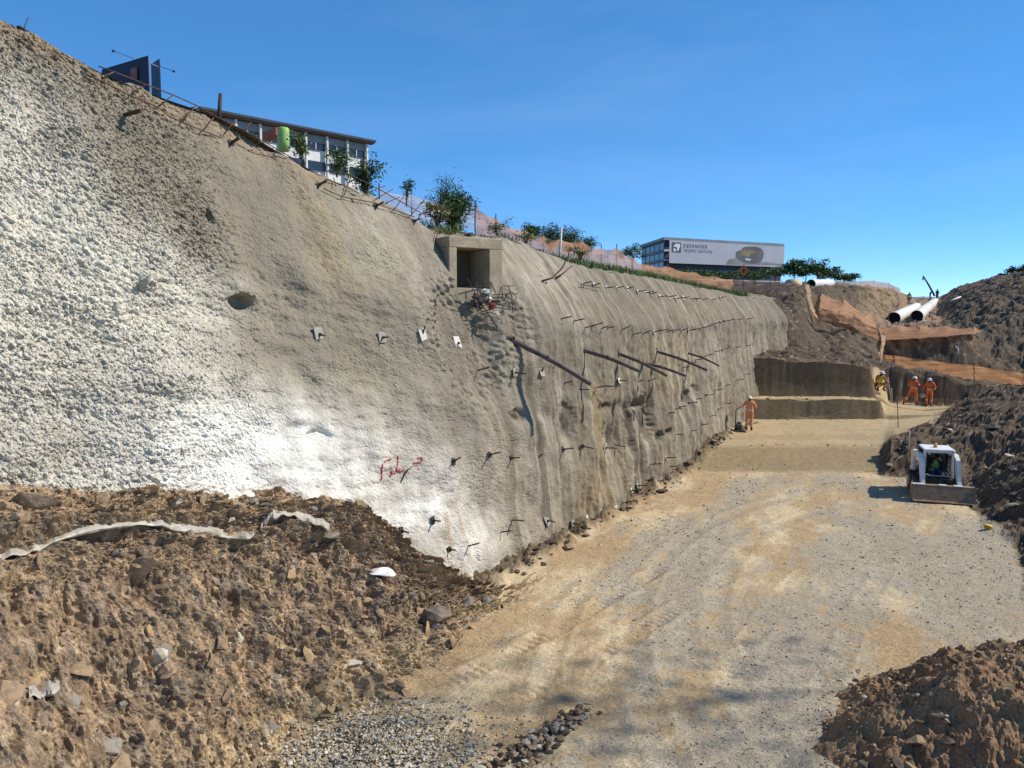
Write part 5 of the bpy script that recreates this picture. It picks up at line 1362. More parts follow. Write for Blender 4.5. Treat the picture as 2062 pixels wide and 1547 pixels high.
def plant(name, base, h, r, n, size, label, cat='bush', mats=None, weights=None, limbs=7, seed=1, group=None, crown='foliage', stem='stem', sr=.02, low=.05, clump=.22, levels=4):
    rr = random.Random(seed); root = empty(name, base)
    t = MB(); tips = []
    for i in range(limbs):
        a = rr.uniform(0, 6.28); rad = r * rr.uniform(.3, 1.0); top = h * rr.uniform(.55, 1.0)
        mid = Vector((math.cos(a) * rad * .35, math.sin(a) * rad * .35, top * .55)); end = Vector((math.cos(a) * rad, math.sin(a) * rad, top))
        t.tube([Vector((0, 0, -.15)), mid, end], [sr, sr * .6, sr * .25], 5)
        for k in range(levels):
            f = rr.uniform(low, 1.0)
            p = mid.lerp(end, f) if f > .3 else Vector((0, 0, 0)).lerp(mid, f / .3)
            q = p + Vector((rr.gauss(0, .3), rr.gauss(0, .3), rr.gauss(.05, .2))) * r
            t.tube([p, q], [sr * .35, sr * .15], 4); tips += [p[:], q[:]]
        tips.append(end[:])
    t.build(stem, M_bark, root)
    leaves(crown, tips, n, (clump * r, clump * r, clump * h * .5), size, mats or M_leaf, root, weights, seed=seed)
    return tag(root, label, cat, group)
def crest_at(px, py, q): return q_plane(px, py, q)
plant('leafy_bush', crest_at(915, 472, -4.2), 1.2, .46, 5200, .075, 'bright green leafy bush on the crest above the culvert', limbs=14, seed=3, weights=(.25, .45, .30), low=.0)
plant('thin_shrub', crest_at(885, 440, -4.8), 1.15, .5, 1100, .05, 'sparse grey green shrub with bare twigs behind the leafy bush', limbs=14, seed=4, weights=(.7, .25, .05), clump=.2)
plant('dry_tuft', crest_at(880, 446, -4.1), .42, .32, 420, .12, 'tuft of dry straw grass beside the leafy bush', 'grass tuft', mats=[M_dry, M_leaf[1]], weights=(.75, .25), seed=5)
plant('young_shrub', crest_at(818, 405, -5.4), .6, .28, 320, .07, 'small sparse sapling before the faded netting', limbs=6, seed=6, weights=(.5, .4, .1))
plant('fern_plant', crest_at(608, 312, -5.4), .5, .3, 600, .08, 'light green leafy plant right of the green drum', limbs=7, seed=7, weights=(.1, .4, .5))
plant('crest_shrub', crest_at(678, 345, -5.2), .55, .38, 900, .07, 'green shrub under the white building windows', limbs=8, seed=8, weights=(.3, .4, .3))
plant('feathery_shrub', crest_at(738, 388, -5.4), .80, .42, 1500, .08, 'feathery green shrub at the end of the white building', limbs=12, seed=9, weights=(.5, .35, .15))
for i, (x, y, q, h, r, lab) in enumerate([(1000, 470, -4.6, .35, .5, 'low green weeds right of the leafy bush'), (1060, 486, -4.4, .28, .45, 'low weeds on the dark rubble right of the culvert'), (1170, 520, -4.2, .4, .5, 'low weeds beside the tall pale post')]):
    plant('weed_clump', crest_at(x, y, q), h, r, 420, .07, lab, 'weeds', seed=20 + i, weights=(.2, .5, .3), low=0)
# trees beyond the crest fence
def tree(name, base, h, r, n, size, label, seed, weights=(.55, .35, .10), group=None, cat='tree', tr=1.0, nb=26):
    rr = random.Random(seed); root = empty(name, base); t = MB(); tips = []
    t.tube([(0, 0, -.5), (r * .05, 0, h * .3), (0, 0, h * .55), (0, 0, h * .8)], [h * .03 * tr, h * .025 * tr, h * .02 * tr, h * .008 * tr], 7)
    for i in range(nb):
        a = rr.uniform(0, 6.28); z0 = h * rr.uniform(.25 if tr == 1 else .7, .7 if tr == 1 else .9); f = rr.uniform(.25, 1.0); z1 = z0 + h * rr.uniform(.05, .32)
        e = Vector((math.cos(a) * r * f, math.sin(a) * r * f, min(h * .98, z1)))
        t.tube([(0, 0, z0), (e.x * .5, e.y * .5, z0 + (e.z - z0) * .7), e], [h * .010 * tr, h * .006 * tr, h * .002 * tr], 4); tips += [e[:], (e * .85)[:], (e.x * .6, e.y * .6, e.z * .95)]
    t.build('trunk', M_bark, root)
    leaves('crown', tips, n, (r * .13, r * .13, h * .05), size, M_leaf, root, weights, seed=seed)
    return tag(root, label, cat, group)
for i, (x, y, q, h, r, lab) in enumerate([(1110, 500, -16, 1.5, .9, 'rounded dark bush behind the crest fence, by the tall post'), (1143, 505, -16, 1.6, 1.1, 'broad dark bush right of the tall post'), (1175, 512, -16, 1.15, .9, 'small dark bush at the right end of the crest clump'), (1070, 478, -16, .75, .6, 'small dark bush left of the crest clump')]):
    plant('crest_bush', crest_at(x, y, q), h, r, 2200, .13, lab, limbs=14, seed=40 + i, weights=(.6, .33, .07), low=0, sr=.03, clump=.2)
tree('crest_tree', at(1272, 532, 90), 2.4, 1.9, 1500, .2, 'dark tree at the left foot of the office block', 44)
for i, (x, y, d, h, r, lab) in enumerate([(1598, 562, 150, 4.6, 2.6, 'green tree right of the office block'), (1622, 562, 150, 3.8, 2.8, 'round green tree second right of the office block'), (1645, 566, 155, 5.0, 2.6, 'spiky topped tree on the far skyline'), (1672, 566, 160, 3.4, 3.0, 'low dark tree right of the spiky one'), (1700, 567, 165, 2.2, 3.2, 'low dark tree at the right end of the skyline clump'),
                                         (1420, 562, 200, 2.8, 5, 'bush below the left half of the advertisement'), (1465, 562, 200, 2.4, 5, 'bush below the middle of the advertisement'), (1520, 564, 200, 3.0, 5, 'bush below the printed car'), (1560, 562, 190, 3.6, 4.5, 'bush at the right foot of the office block'), (1370, 556, 210, 2.4, 5, 'bush at the left foot of the advertisement')]):
    tree('far_tree', at(x, y + 4, d), h, r, 1300, .5, lab, 60 + i, (.25, .5, .25))
for i, (x, y, d, h, r) in enumerate([(2046, 555, 112, 1.3, 1.6), (2075, 553, 112, 1.5, 1.8), (2020, 560, 112, .6, .7)]):
    tree('hill_bush', at(x, y, d), h, r, 700, .3, ['dark bush on the right hill skyline at the picture edge', 'dark bush on the right hill just beyond the picture edge', 'tiny bush on the right hill skyline'][i], 80 + i, (.7, .25, .05), None, 'bush')
# leafy tree on the near bank: only its shade reaches the picture
tree('bank_tree', Vector((25.6, 12.9, 3.0)), 21.5, 2.3, 420, .32, 'leafy tree on the near bank whose shade dapples the floor', 99, tr=.09, nb=16)
# grass along the crest of the far wall
rs = np.random.default_rng(5); n = 15000
gu = rs.uniform(15.5, 44.5, n); gs = rs.uniform(.55, 3.2, n) ** 1.0
den = perlin(gu * .5, gs * .7, 601) + .35 * perlin(gu * 2, gs * 2, 602) + sst(22, 25, gu) * .5
ok3 = den > .0 + .5 * sst(1.3, .5, gs) + .35 * sst(20, 17, gu)
gu, gs = gu[ok3], gs[ok3]; n = len(gu)
ztp = ztop(gu); zz = ztp - .05 + lerp(.05, .19, sst(12, 18, gu)) * np.minimum(gs, 3.2)
qg = -lean(gu, ztp) - .02 - gs
B0 = np.stack([UX * gu + NX * (qg - Q0), UY * gu + NY * (qg - Q0), zz], -1)
hgt = rs.uniform(.12, .36, n) * (1 + .5 * perlin(gu * 1.1, gs, 605)); ang = rs.uniform(0, 6.28, n); w_ = rs.uniform(.012, .03, n)
sd = np.stack([np.cos(ang) * w_, np.sin(ang) * w_, 0 * w_], -1); bend = np.stack([rs.normal(0, .12, n), rs.normal(0, .12, n), hgt], -1)
V = np.stack([B0 - sd, B0 + sd, B0 + bend], 1).reshape(-1, 3)
me = mesh_np('crest_grass', V, np.arange(3 * n).reshape(n, 3), None, False)
for m in (M_leaf[1], M_leaf[2], mat('grass_bright', (.13, .21, .04), .6, var=.2), M_dry): me.materials.append(m)
me.polygons.foreach_set('material_index', rs.choice(4, n, p=(.3, .35, .25, .10)).astype(np.int32))
tag(link('crest_grass', me), 'green grass growing along the crest of the far wall', 'grass', kind='stuff')

# ================================================================== SMALL THINGS ON THE GROUND
M_crust = mat('old_shotcrete', (.42, .39, .335), .9, var=.25, scale=4, bump=.6, bscale=14, dirt=(.30, .24, .16))
def crust(label, pts, th=.09, depth=.22, lift=.05):
    P = []
    for i in range(len(pts) - 1):
        for k in range(10):
            t = k / 10; P.append((pts[i][0] * (1 - t) + pts[i + 1][0] * t, pts[i][1] * (1 - t) + pts[i + 1][1] * t))
    P.append(pts[-1]); V = []; F = []; p0 = None; sdd = random.randint(0, 50); prev = None
    for i, (x, y) in enumerate(P):
        p, n = bp(x, y)
        if p is None: p = prev
        if p0 is None: p0 = p.copy()
        if prev is not None: p = prev.lerp(p, .28)
        prev = p.copy()
        toc = (Vector((0, 0, CAMZ)) - p); toc.z = 0; toc.normalize()
        e = .75 + .7 * float(perlin(np.array([i * .12]), np.array([.3]), sdd)[0]) + random.uniform(-.06, .06); o = .08 * float(perlin(np.array([i * .16]), np.array([1.3]), sdd)[0]) + random.uniform(-.008, .008)
        front = p + toc * (lift + .05 + o); t_ = th * e; dz = .05 * float(perlin(np.array([i * .15]), np.array([4.]), sdd)[0])
        sec = [front + UPV * (t_ * .5 + dz), front + toc * .025 + UPV * dz, front - UPV * (t_ * .45 - dz), front - toc * depth - UPV * t_ * .2, front - toc * depth + UPV * (t_ * .9 + dz)]
        V += [tuple(v - p0) for v in sec]
        if i: a = (i - 1) * 5; F += [(a + k, a + (k + 1) % 5, a + 5 + (k + 1) % 5, a + 5 + k) for k in range(5)]
    m = MB(); m.v = V; m.f = F + [tuple(range(4, -1, -1)), tuple(len(V) - 5 + k for k in range(5))]
    o = m.build('shotcrete_crust', M_crust, None); o.location = p0
    return tag(o, label, 'concrete crust')
crust('long broken edge of old sprayed concrete across the soil bank', [(-60, 1128), (0, 1122), (60, 1108), (95, 1092), (180, 1064), (250, 1056), (312, 1052), (360, 1062), (420, 1072), (490, 1082), (520, 1068)], .065, .2)
crust('pale broken concrete lump capping the right end of the bank edge', [(525, 1060), (545, 1036), (575, 1030), (600, 1040), (640, 1052), (672, 1062)], .10, .22)
crust('small pale concrete sliver low on the left of the bank', [(58, 1392), (90, 1396), (130, 1372)], .07, .18)
def chunk(label, px, py, size, m, name='concrete_lump', seed=3, sc=(1.3, .8, .55), cat='lump'):
    p, n = bp(px, py)
    if p is None: p = atz(px, py, 0)
    v, f = hull(seed, .9, 22)
    o = link(name, mesh_np(name, v, f, None, False), None, m); o.scale = (size * sc[0], size * sc[1], size * sc[2]); o.location = p + Vector((0, -.05, size * .16)); o.rotation_euler = (.25, .1, .3)
    return tag(o, label, cat)
M_white = mat('white_concrete', (.78, .76, .71), .85, var=.08, scale=5, bump=.3, bscale=20)
chunk('white block of broken concrete lying on the soil bank', 770, 1160, .42, M_white, seed=5)
chunk('split pale slab of rock standing in the soil bank', 325, 1325, .32, M_stone[3], 'rock_slab', 8, (.7, .5, 1.0), 'rock')
chunk('dark grey boulder at the foot of the soil bank', 878, 1248, .55, mat('dark_rock', (.16, .135, .11), .9, var=.3, scale=4, bump=.6, dirt=(.25, .17, .10)), 'boulder', 11, (1.2, .9, .8), 'rock')
def stake(label, a, b, d, m=M_stake, r=.02):
    p0 = at(*a, d); p1 = at(*b, d); return tube_thing('survey_stake', [p0 - UPV * .15, p0.lerp(p1, .5), p1], [r, r, r], m, label, 'stake', 6)
stake('pale stake left of the three workers, taller of the pair', (1795, 806), (1788, 760), 38.6)
stake('pale stake left of the three workers, shorter of the pair', (1797, 806), (1795, 782), 38.2)
stake('thin stake with pale top at the bench corner', (1809, 866), (1807, 804), 33.2, M_post); stake('thin pale stake among the dark clods behind the loader', (1829, 916), (1832, 868), 27.4)
o = chunk('yellow bag half buried in the dark spoil at the right edge', 1990, 1058, .3, mat('yellow_plastic', (.55, .36, .05), .5, var=.2), 'yellow_bag', 4, (1.3, .7, .5), 'bag'); p = atz(1990, 1060, .15); o.location = (p.x, p.y, floor_z(p.x, p.y) + .08)
tube_thing('curved_pipe', [at(1924, 698, 56.6), at(1929, 703, 56.4), at(1929, 710, 56.4), at(1926, 716, 56.4)], .06, M_wpipe, 'curved white pipe end sticking from the dark trench face', 'pipe')

# dark rubble along the crest beside the culvert
tp_ = bpy.data.objects['terrain_above_wall']
for _ in range(60):
    u = on_wall(random.uniform(1000, 1130), 500)[0]; s_ = random.uniform(.05, .9)
    stone('rubble', tp_, top_pt(u, s_, .03), min(.26, .07 + random.expovariate(1 / .05)), random.choices((4, 1, 0), (6, 2, 1))[0], UPV, .3)
for _ in range(70):
    u = random.uniform(5.5, 12.5); s_ = random.uniform(.0, .5)
    stone('rubble', tp_, top_pt(u, s_, .02), min(.16, .04 + random.expovariate(1 / .03)), random.choices((4, 1, 0, 2), (2, 2, 3, 2))[0], UPV, .3)

# ================================================================== PEOPLE
M_or = mat('orange_workwear', (.72, .17, .035), .85, var=.18, scale=7); M_orp = mat('faded_orange_workwear', (.78, .30, .13), .85, var=.15, scale=7); M_band = mat('reflective_tape', (.70, .66, .52), .5, var=.1); M_boot = mat('dark_boot', (.03, .025, .022), .7, var=.3); M_skin = mat('brown_skin', (.10, .050, .030), .6, var=.12, scale=12)
M_dark = mat('dark_clothes', (.022, .024, .032), .85, var=.3); M_hiv = mat('hi_vis_yellow', (.55, .60, .06), .8, var=.15); M_hivo = mat('hi_vis_green', (.16, .40, .08), .8, var=.15); M_jean = mat('blue_jeans', (.035, .055, .16), .85, var=.25, scale=8); M_hat = mat('white_helmet', (.80, .78, .72), .4, var=.06); M_haty = mat('yellow_helmet', (.75, .72, .50), .4, var=.06); M_hair = mat('black_hair', (.012, .010, .010), .8, var=.3)
def person(label, loc, rz, pose, suit=M_or, legs=None, helmet=M_hat, scale=1.0, vest=None, parent=None, bands=True):
    """one continuous skinned figure; faces take the cloth of the nearest limb"""
    J = dict(pel=(0, 0, .96), wai=(0, 0, 1.10), che=(0, 0, 1.32), nek=(0, 0, 1.47), hed=(0, -.02, 1.56), top=(0, -.01, 1.68), nos=(0, -.10, 1.575),
             sL=(.17, 0, 1.41), eL=(.25, .03, 1.14), wL=(.25, -.05, .90), hL=(.25, -.07, .82), sR=(-.17, 0, 1.41), eR=(-.25, .03, 1.14), wR=(-.25, -.05, .90), hR=(-.25, -.07, .82),
             pL=(.10, 0, .90), kL=(.12, -.02, .50), aL=(.12, .02, .10), tL=(.13, -.15, .05), pR=(-.10, 0, .90), kR=(-.12, -.02, .50), aR=(-.12, .02, .10), tR=(-.13, -.15, .05))
    J.update(pose)
    rad = dict(pel=.155, wai=.14, che=.165, nek=.058, hed=.088, top=.075, nos=.022, sL=.078, eL=.052, wL=.038, hL=.036, sR=.078, eR=.052, wR=.038, hR=.036, pL=.108, kL=.075, aL=.056, tL=.045, pR=.108, kR=.075, aR=.056, tR=.045)
    E = [('pel', 'wai'), ('wai', 'che'), ('che', 'nek'), ('nek', 'hed'), ('hed', 'top'), ('hed', 'nos'), ('che', 'sL'), ('sL', 'eL'), ('eL', 'wL'), ('wL', 'hL'), ('che', 'sR'), ('sR', 'eR'), ('eR', 'wR'), ('wR', 'hR'),
         ('pel', 'pL'), ('pL', 'kL'), ('kL', 'aL'), ('aL', 'tL'), ('pel', 'pR'), ('pR', 'kR'), ('kR', 'aR'), ('aR', 'tR')]
    names = list(J); ix = {n: i for i, n in enumerate(names)}
    me = bpy.data.meshes.new('person'); me.from_pydata([J[n] for n in names], [(ix[a], ix[b]) for a, b in E], [])
    o = bpy.data.objects.new('tmp_person', me); C.objects.link(o)
    sk = o.modifiers.new('skin', 'SKIN'); sk.use_smooth_shade = True
    sl = me.skin_vertices[0].data
    for n in names:
        sl[ix[n]].radius = (rad[n] * (1.12 if n in ('pel', 'che', 'wai') else 1), rad[n] * (.82 if n in ('pel', 'che', 'wai') else 1)); sl[ix[n]].use_root = (n == 'pel')
    ss = o.modifiers.new('sub', 'SUBSURF'); ss.levels = 2; ss.render_levels = 2
    dg = bpy.context.evaluated_depsgraph_get(); dg.update()
    body = bpy.data.meshes.new_from_object(o.evaluated_get(dg)); bpy.data.objects.remove(o)
    # five fingers on each hand, part of the same mesh
    bm = bmesh.new(); bm.from_mesh(body)
    for s in 'LR':
        w = Vector(J['w' + s]); h = Vector(J['h' + s]); d = (h - w).normalized(); sgn = 1 if s == 'L' else -1
        side = d.cross(Vector((0, 0, 1))); side = side.normalized() if side.length > .1 else Vector((1, 0, 0)); pal = d.cross(side)
        for k, (o_, L) in enumerate(((-.027, .062), (-.009, .075), (.009, .070), (.026, .055), (.045, .045))):
            q = MB(); b0 = h + side * o_ * (1 if k < 4 else 1) - (d * .03 if k == 4 else Vector()); dd = d if k < 4 else (d + side * .9).normalized()
            q.tube([b0, b0 + dd * L * .6, b0 + dd * L * .9 + pal * L * .35], [.011, .010, .007], 5)
            vs_ = [bm.verts.new(v) for v in q.v]
            for f in q.f: bm.faces.new([vs_[i] for i in f]).smooth = True
    bm.to_mesh(body); bm.free()
    mats = [suit, legs or suit, M_boot, M_skin, M_band, vest or suit]
    for m in mats: body.materials.append(m)
    seg = [(np.array(J[a]), np.array(J[b]), a, b) for a, b in E]
    npoly = len(body.polygons); cen = np.zeros(npoly * 3); body.polygons.foreach_get('center', cen); cen = cen.reshape(-1, 3)
    best = np.full(npoly, 9.); bi = np.zeros(npoly, int); bt = np.zeros(npoly)
    for i, (a, b, na_, nb_) in enumerate(seg):
        ab = b - a; t = np.clip(((cen - a) @ ab) / (ab @ ab + 1e-9), 0, 1); dd = np.linalg.norm(cen - a - t[:, None] * ab, axis=1) - .5 * (rad[na_] + rad[nb_])
        m = dd < best; best[m] = dd[m]; bi[m] = i; bt[m] = t[m]
    mi = np.zeros(npoly, np.int32)
    for k in range(npoly):
        a, b = seg[bi[k]][2], seg[bi[k]][3]; t = bt[k]
        if b in ('hed', 'top', 'nos') or b[0] == 'h' and b != 'hed': c = 3
        elif b[0] == 't' and b != 'top': c = 2
        elif b[0] == 'a': c = 2 if t > .8 else (4 if bands and .12 < t < .32 else 1)
        elif b[0] in 'kp' and b not in ('pel',): c = 1
        elif b[0] in 'ws' and b not in ('wai',) and b[0] == 'w': c = 4 if bands and .05 < t < .25 else 0
        elif b == 'wai' or b == 'che': c = 4 if bands and b == 'wai' and .3 < t < .62 else 5
        elif b == 'nek': c = 3 if t > .75 else 5
        else: c = 0
        mi[k] = c
    body.polygons.foreach_set('material_index', mi)
    body.polygons.foreach_set('use_smooth', np.ones(npoly, bool))
    body.name = 'person'
    p = bpy.data.objects.new('person', body); C.objects.link(p)
    p.location = loc; p.rotation_euler = (0, 0, rz); p.scale = (scale,) * 3
    hd = Vector(J['hed']); tp = Vector(J['top']); ax = (tp - hd).normalized()
    fw = Vector(J['nos']) - hd; fw = (fw - ax * fw.dot(ax)).normalized(); sd = ax.cross(fw)
    if helmet is not None:
        t = MB(); c = hd + ax * .045
        t.tube([c - ax * .005, c + ax * .03, c + ax * .075, c + ax * .105, c + ax * .118], [.118, .116, .098, .060, .012], 16)
        t.tube([c - ax * .012, c + ax * .002], [.135, .128], 16)
        B_ = [c + fw * .10 + sd * .09, c + fw * .185 + sd * .05 - ax * .01, c + fw * .185 - sd * .05 - ax * .01, c + fw * .10 - sd * .09]
        t.add(B_ + [v + ax * .012 for v in B_], [(3, 2, 1, 0), (4, 5, 6, 7), (0, 1, 5, 4), (1, 2, 6, 5), (2, 3, 7, 6), (3, 0, 4, 7)])
        t.build('helmet', helmet, p, True)
    else:
        t = MB(); c = hd + ax * .05
        t.tube([c - ax * .02 - fw * .02, c + ax * .03 - fw * .01, c + ax * .065, c + ax * .085], [.098, .100, .080, .03], 14); t.build('hair', M_hair, p, True)
    t = MB()
    for s in (-1, 1): t.box(hd + fw * .080 + sd * .032 * s + ax * .025, (.016, .012, .010))
    t.box(hd + fw * .083 - ax * .045, (.045, .008, .008)); t.build('eyes_and_mouth', M_boot, p)
    t = MB()
    for s in (-1, 1): t.box(hd + sd * .090 * s + ax * .005, (.016, .03, .05), None, .006)
    t.build('ears', M_skin, p)
    return tag(p, label, 'person')
def gz(x, y): return float(ground_z(np.array([x]), np.array([y]))[0])
def stand(px, py, d):
    v = at(px, py, d); return Vector((v.x, d, gz(v.x, d) + .0))
# by the wall, seen from behind, leaning to the machine's handle
W1 = stand(1508, 870, 32.9)
person('worker in faded orange overalls seen from behind at the wall foot', W1, R(165), dict(che=(0, -.06, 1.30), nek=(.0, -.10, 1.44), hed=(.02, -.14, 1.52), top=(.02, -.14, 1.64), nos=(.03, -.22, 1.53), sL=(.17, -.06, 1.39), eL=(.30, -.16, 1.16), wL=(.22, -.38, 1.12), hL=(.19, -.46, 1.12), sR=(-.17, -.06, 1.39), eR=(-.31, -.05, 1.14), wR=(-.18, -.28, 1.08), hR=(-.14, -.36, 1.08), kL=(.11, -.04, .5), kR=(-.10, .02, .5), aR=(-.11, .10, .10), tR=(-.12, -.06, .05)), M_orp, helmet=M_haty, scale=.93)
# upright bar machine at his side
cp = empty('plate_compactor', stand(1489, 872, 32.7), R(170))
t = MB(); t.box((0, 0, .06), (.44, .50, .06), None, .02); t.build('base_plate', M_dsteel, cp)
t = MB(); t.box((.02, 0, .24), (.26, .28, .24), None, .03); t.tube([(.02, 0, .30), (.02, 0, .44)], .10, 12); t.build('engine', mat('engine_grey', (.10, .095, .09), .6, var=.3), cp)
t = MB(); t.tube([(.18, .16, .09), (.20, .20, .55), (.20, .20, .98), (.05, -.05, 1.06), (-.18, -.22, 1.12)], .026, 8); t.tube([(.18, -.16, .09), (.18, -.05, .3)], .02, 6); t.build('handle', M_dsteel, cp, True)
t = MB(); t.tube([(-.02, .24, .02), (-.26, .24, .02)], .03, 8); t.build('drag_bar', M_dsteel, cp)
tag(cp, 'dark plate compactor with upright handle beside the worker at the wall', 'compactor')
# three on the upper bench
W2 = stand(1768, 806, 38.6)
person('crouching worker with white helmet at the left of the bench group', W2, R(10), dict(pel=(0, .05, .36), wai=(0, .0, .50), che=(0, -.10, .72), nek=(0, -.16, .86), hed=(0, -.21, .94), top=(0, -.22, 1.06), nos=(.02, -.29, .93), sL=(.18, -.10, .80), eL=(.30, -.22, .56), wL=(.22, -.42, .50), hL=(.18, -.48, .50), sR=(-.18, -.10, .80), eR=(-.31, -.20, .56), wR=(-.24, -.42, .46), hR=(-.21, -.49, .46), pL=(.12, .04, .34), kL=(.22, -.34, .46), aL=(.17, -.14, .10), tL=(.20, -.32, .05), pR=(-.12, .04, .34), kR=(-.22, -.34, .46), aR=(-.17, -.14, .10), tR=(-.20, -.32, .05)), mat('amber_workwear', (.50, .20, .03), .85, var=.2, scale=7), scale=.98, vest=M_hiv)
W3 = stand(1838, 814, 40.0)
person('worker in orange overalls with legs wide apart, middle of the bench group', W3, R(-8), dict(sL=(.17, 0, 1.41), eL=(.29, -.06, 1.17), wL=(.16, -.24, 1.22), hL=(.10, -.28, 1.24), eR=(-.30, -.05, 1.18), wR=(-.16, -.24, 1.24), hR=(-.10, -.28, 1.26), pL=(.11, 0, .88), kL=(.17, -.06, .48), aL=(.20, .02, .10), tL=(.22, -.15, .05), pR=(-.12, 0, .88), kR=(-.34, -.08, .50), aR=(-.50, .04, .12), tR=(-.56, -.12, .07), hed=(.02, -.05, 1.55), top=(.03, -.06, 1.67), nos=(.04, -.13, 1.55)), M_or, scale=.92)
W4 = stand(1870, 819, 40.1)
person('worker in orange overalls carrying a bag, rightmost of the bench group', W4, R(-30), dict(eL=(.30, .02, 1.16), wL=(.24, -.14, 1.02), hL=(.20, -.20, 1.02), eR=(-.27, .0, 1.15), wR=(-.32, -.08, .90), hR=(-.33, -.10, .82), kL=(.12, -.06, .50), aL=(.12, .04, .10), kR=(-.13, -.02, .5), hed=(-.02, -.05, 1.55), top=(-.03, -.07, 1.67), nos=(-.05, -.12, 1.54)), M_or, scale=.92)
v = W4 + Vector((-.40, -.10, .62)); t = MB(); t.box((0, 0, 0), (.26, .16, .24), None, .05); t.tube([(-.08, 0, .12), (0, 0, .22), (.08, 0, .12)], .012, 5); o = t.build('tool_bag', mat('pale_bag', (.45, .40, .36), .8, var=.2)); o.location = v; tag(o, 'small pale bag held by the rightmost bench worker', 'bag')
# far figures on the brow
def far_stand(px, d): x = (px - 1031) / FPX * d * CP; return Vector((x, d, gz(x, d)))
person('dark clothed figure left of the boom on the far brow', far_stand(1871, 116), R(60), dict(che=(0, -.08, 1.30), hed=(.0, -.16, 1.52), nek=(0, -.12, 1.45), top=(0, -.18, 1.63), nos=(0, -.25, 1.5)), M_dark, helmet=None, bands=False, scale=1.05)
person('dark clothed figure right of the boom on the far brow', far_stand(1885, 116), R(20), dict(eL=(.33, .0, 1.16), eR=(-.33, .0, 1.16), wL=(.18, -.16, 1.05), wR=(-.18, -.16, 1.05), hL=(.12, -.2, 1.05), hR=(-.12, -.2, 1.05)), M_dark, helmet=None, bands=False, scale=1.1)
person('figure in yellow vest at the left side of the far trench', far_stand(1829, 104), R(-20), {}, M_dark, helmet=None, vest=M_hiv, scale=1.0)

# ================================================================== THE SKID-STEER LOADER
M_lw = mat('white_machine_paint', (.74, .74, .72), .45, var=.07, scale=4, dirt=(.55, .50, .42)); M_ldk = mat('dark_machine_frame', (.030, .030, .032), .6, var=.3, scale=6, dirt=(.09, .075, .06)); M_ty = mat('dusty_tyre', (.05, .045, .04), .9, var=.3, scale=8, dirt=(.20, .165, .12)); M_bk = mat('worn_bucket_steel', (.27, .185, .11), .6, .2, var=.25, scale=5, dirt=(.24, .18, .115)); M_worn = mat('bright_worn_steel', (.75, .72, .66), .4, .3, var=.1); M_rim = mat('pale_rim', (.55, .54, .50), .5, var=.1, dirt=(.35, .29, .2))
M_pane = mat('dusty_green_pane', (.16, .20, .17), .3, var=.2, scale=3, spec=.5); M_beac = mat('amber_beacon', (.85, .34, .02), .25, var=.1, spec=.6)
lp = atz(1881, 1013, .0); vdir = Vector((lp.x, lp.y, 0)).normalized(); lp = lp + vdir * 1.32
ld = empty('skid_steer_loader', (lp.x, lp.y, floor_z(lp.x, lp.y) + .0), math.atan2(vdir.x, -vdir.y) + R(11))
LS = .85; ld.scale = (LS, LS, LS)
def yz(poly, x0, x1): m = MB(); m.prism([(y, z) for y, z in poly], x1 - x0, Matrix.Translation((x0, 0, 0)) @ Matrix(((0, 0, 1, 0), (1, 0, 0, 0), (0, 1, 0, 0), (0, 0, 0, 1)))); return m
yz([(-1.25, .30), (.55, .25), (.70, .42), (.62, .70), (-1.0, .80), (-1.28, .70)], -.46, .46).build('chassis', M_ldk, ld)
yz([(-1.32, .45), (-.62, .50), (-.62, 1.18), (-.80, 1.25), (-1.30, 1.05)], -.52, .52).build('engine_cover', M_lw, ld)
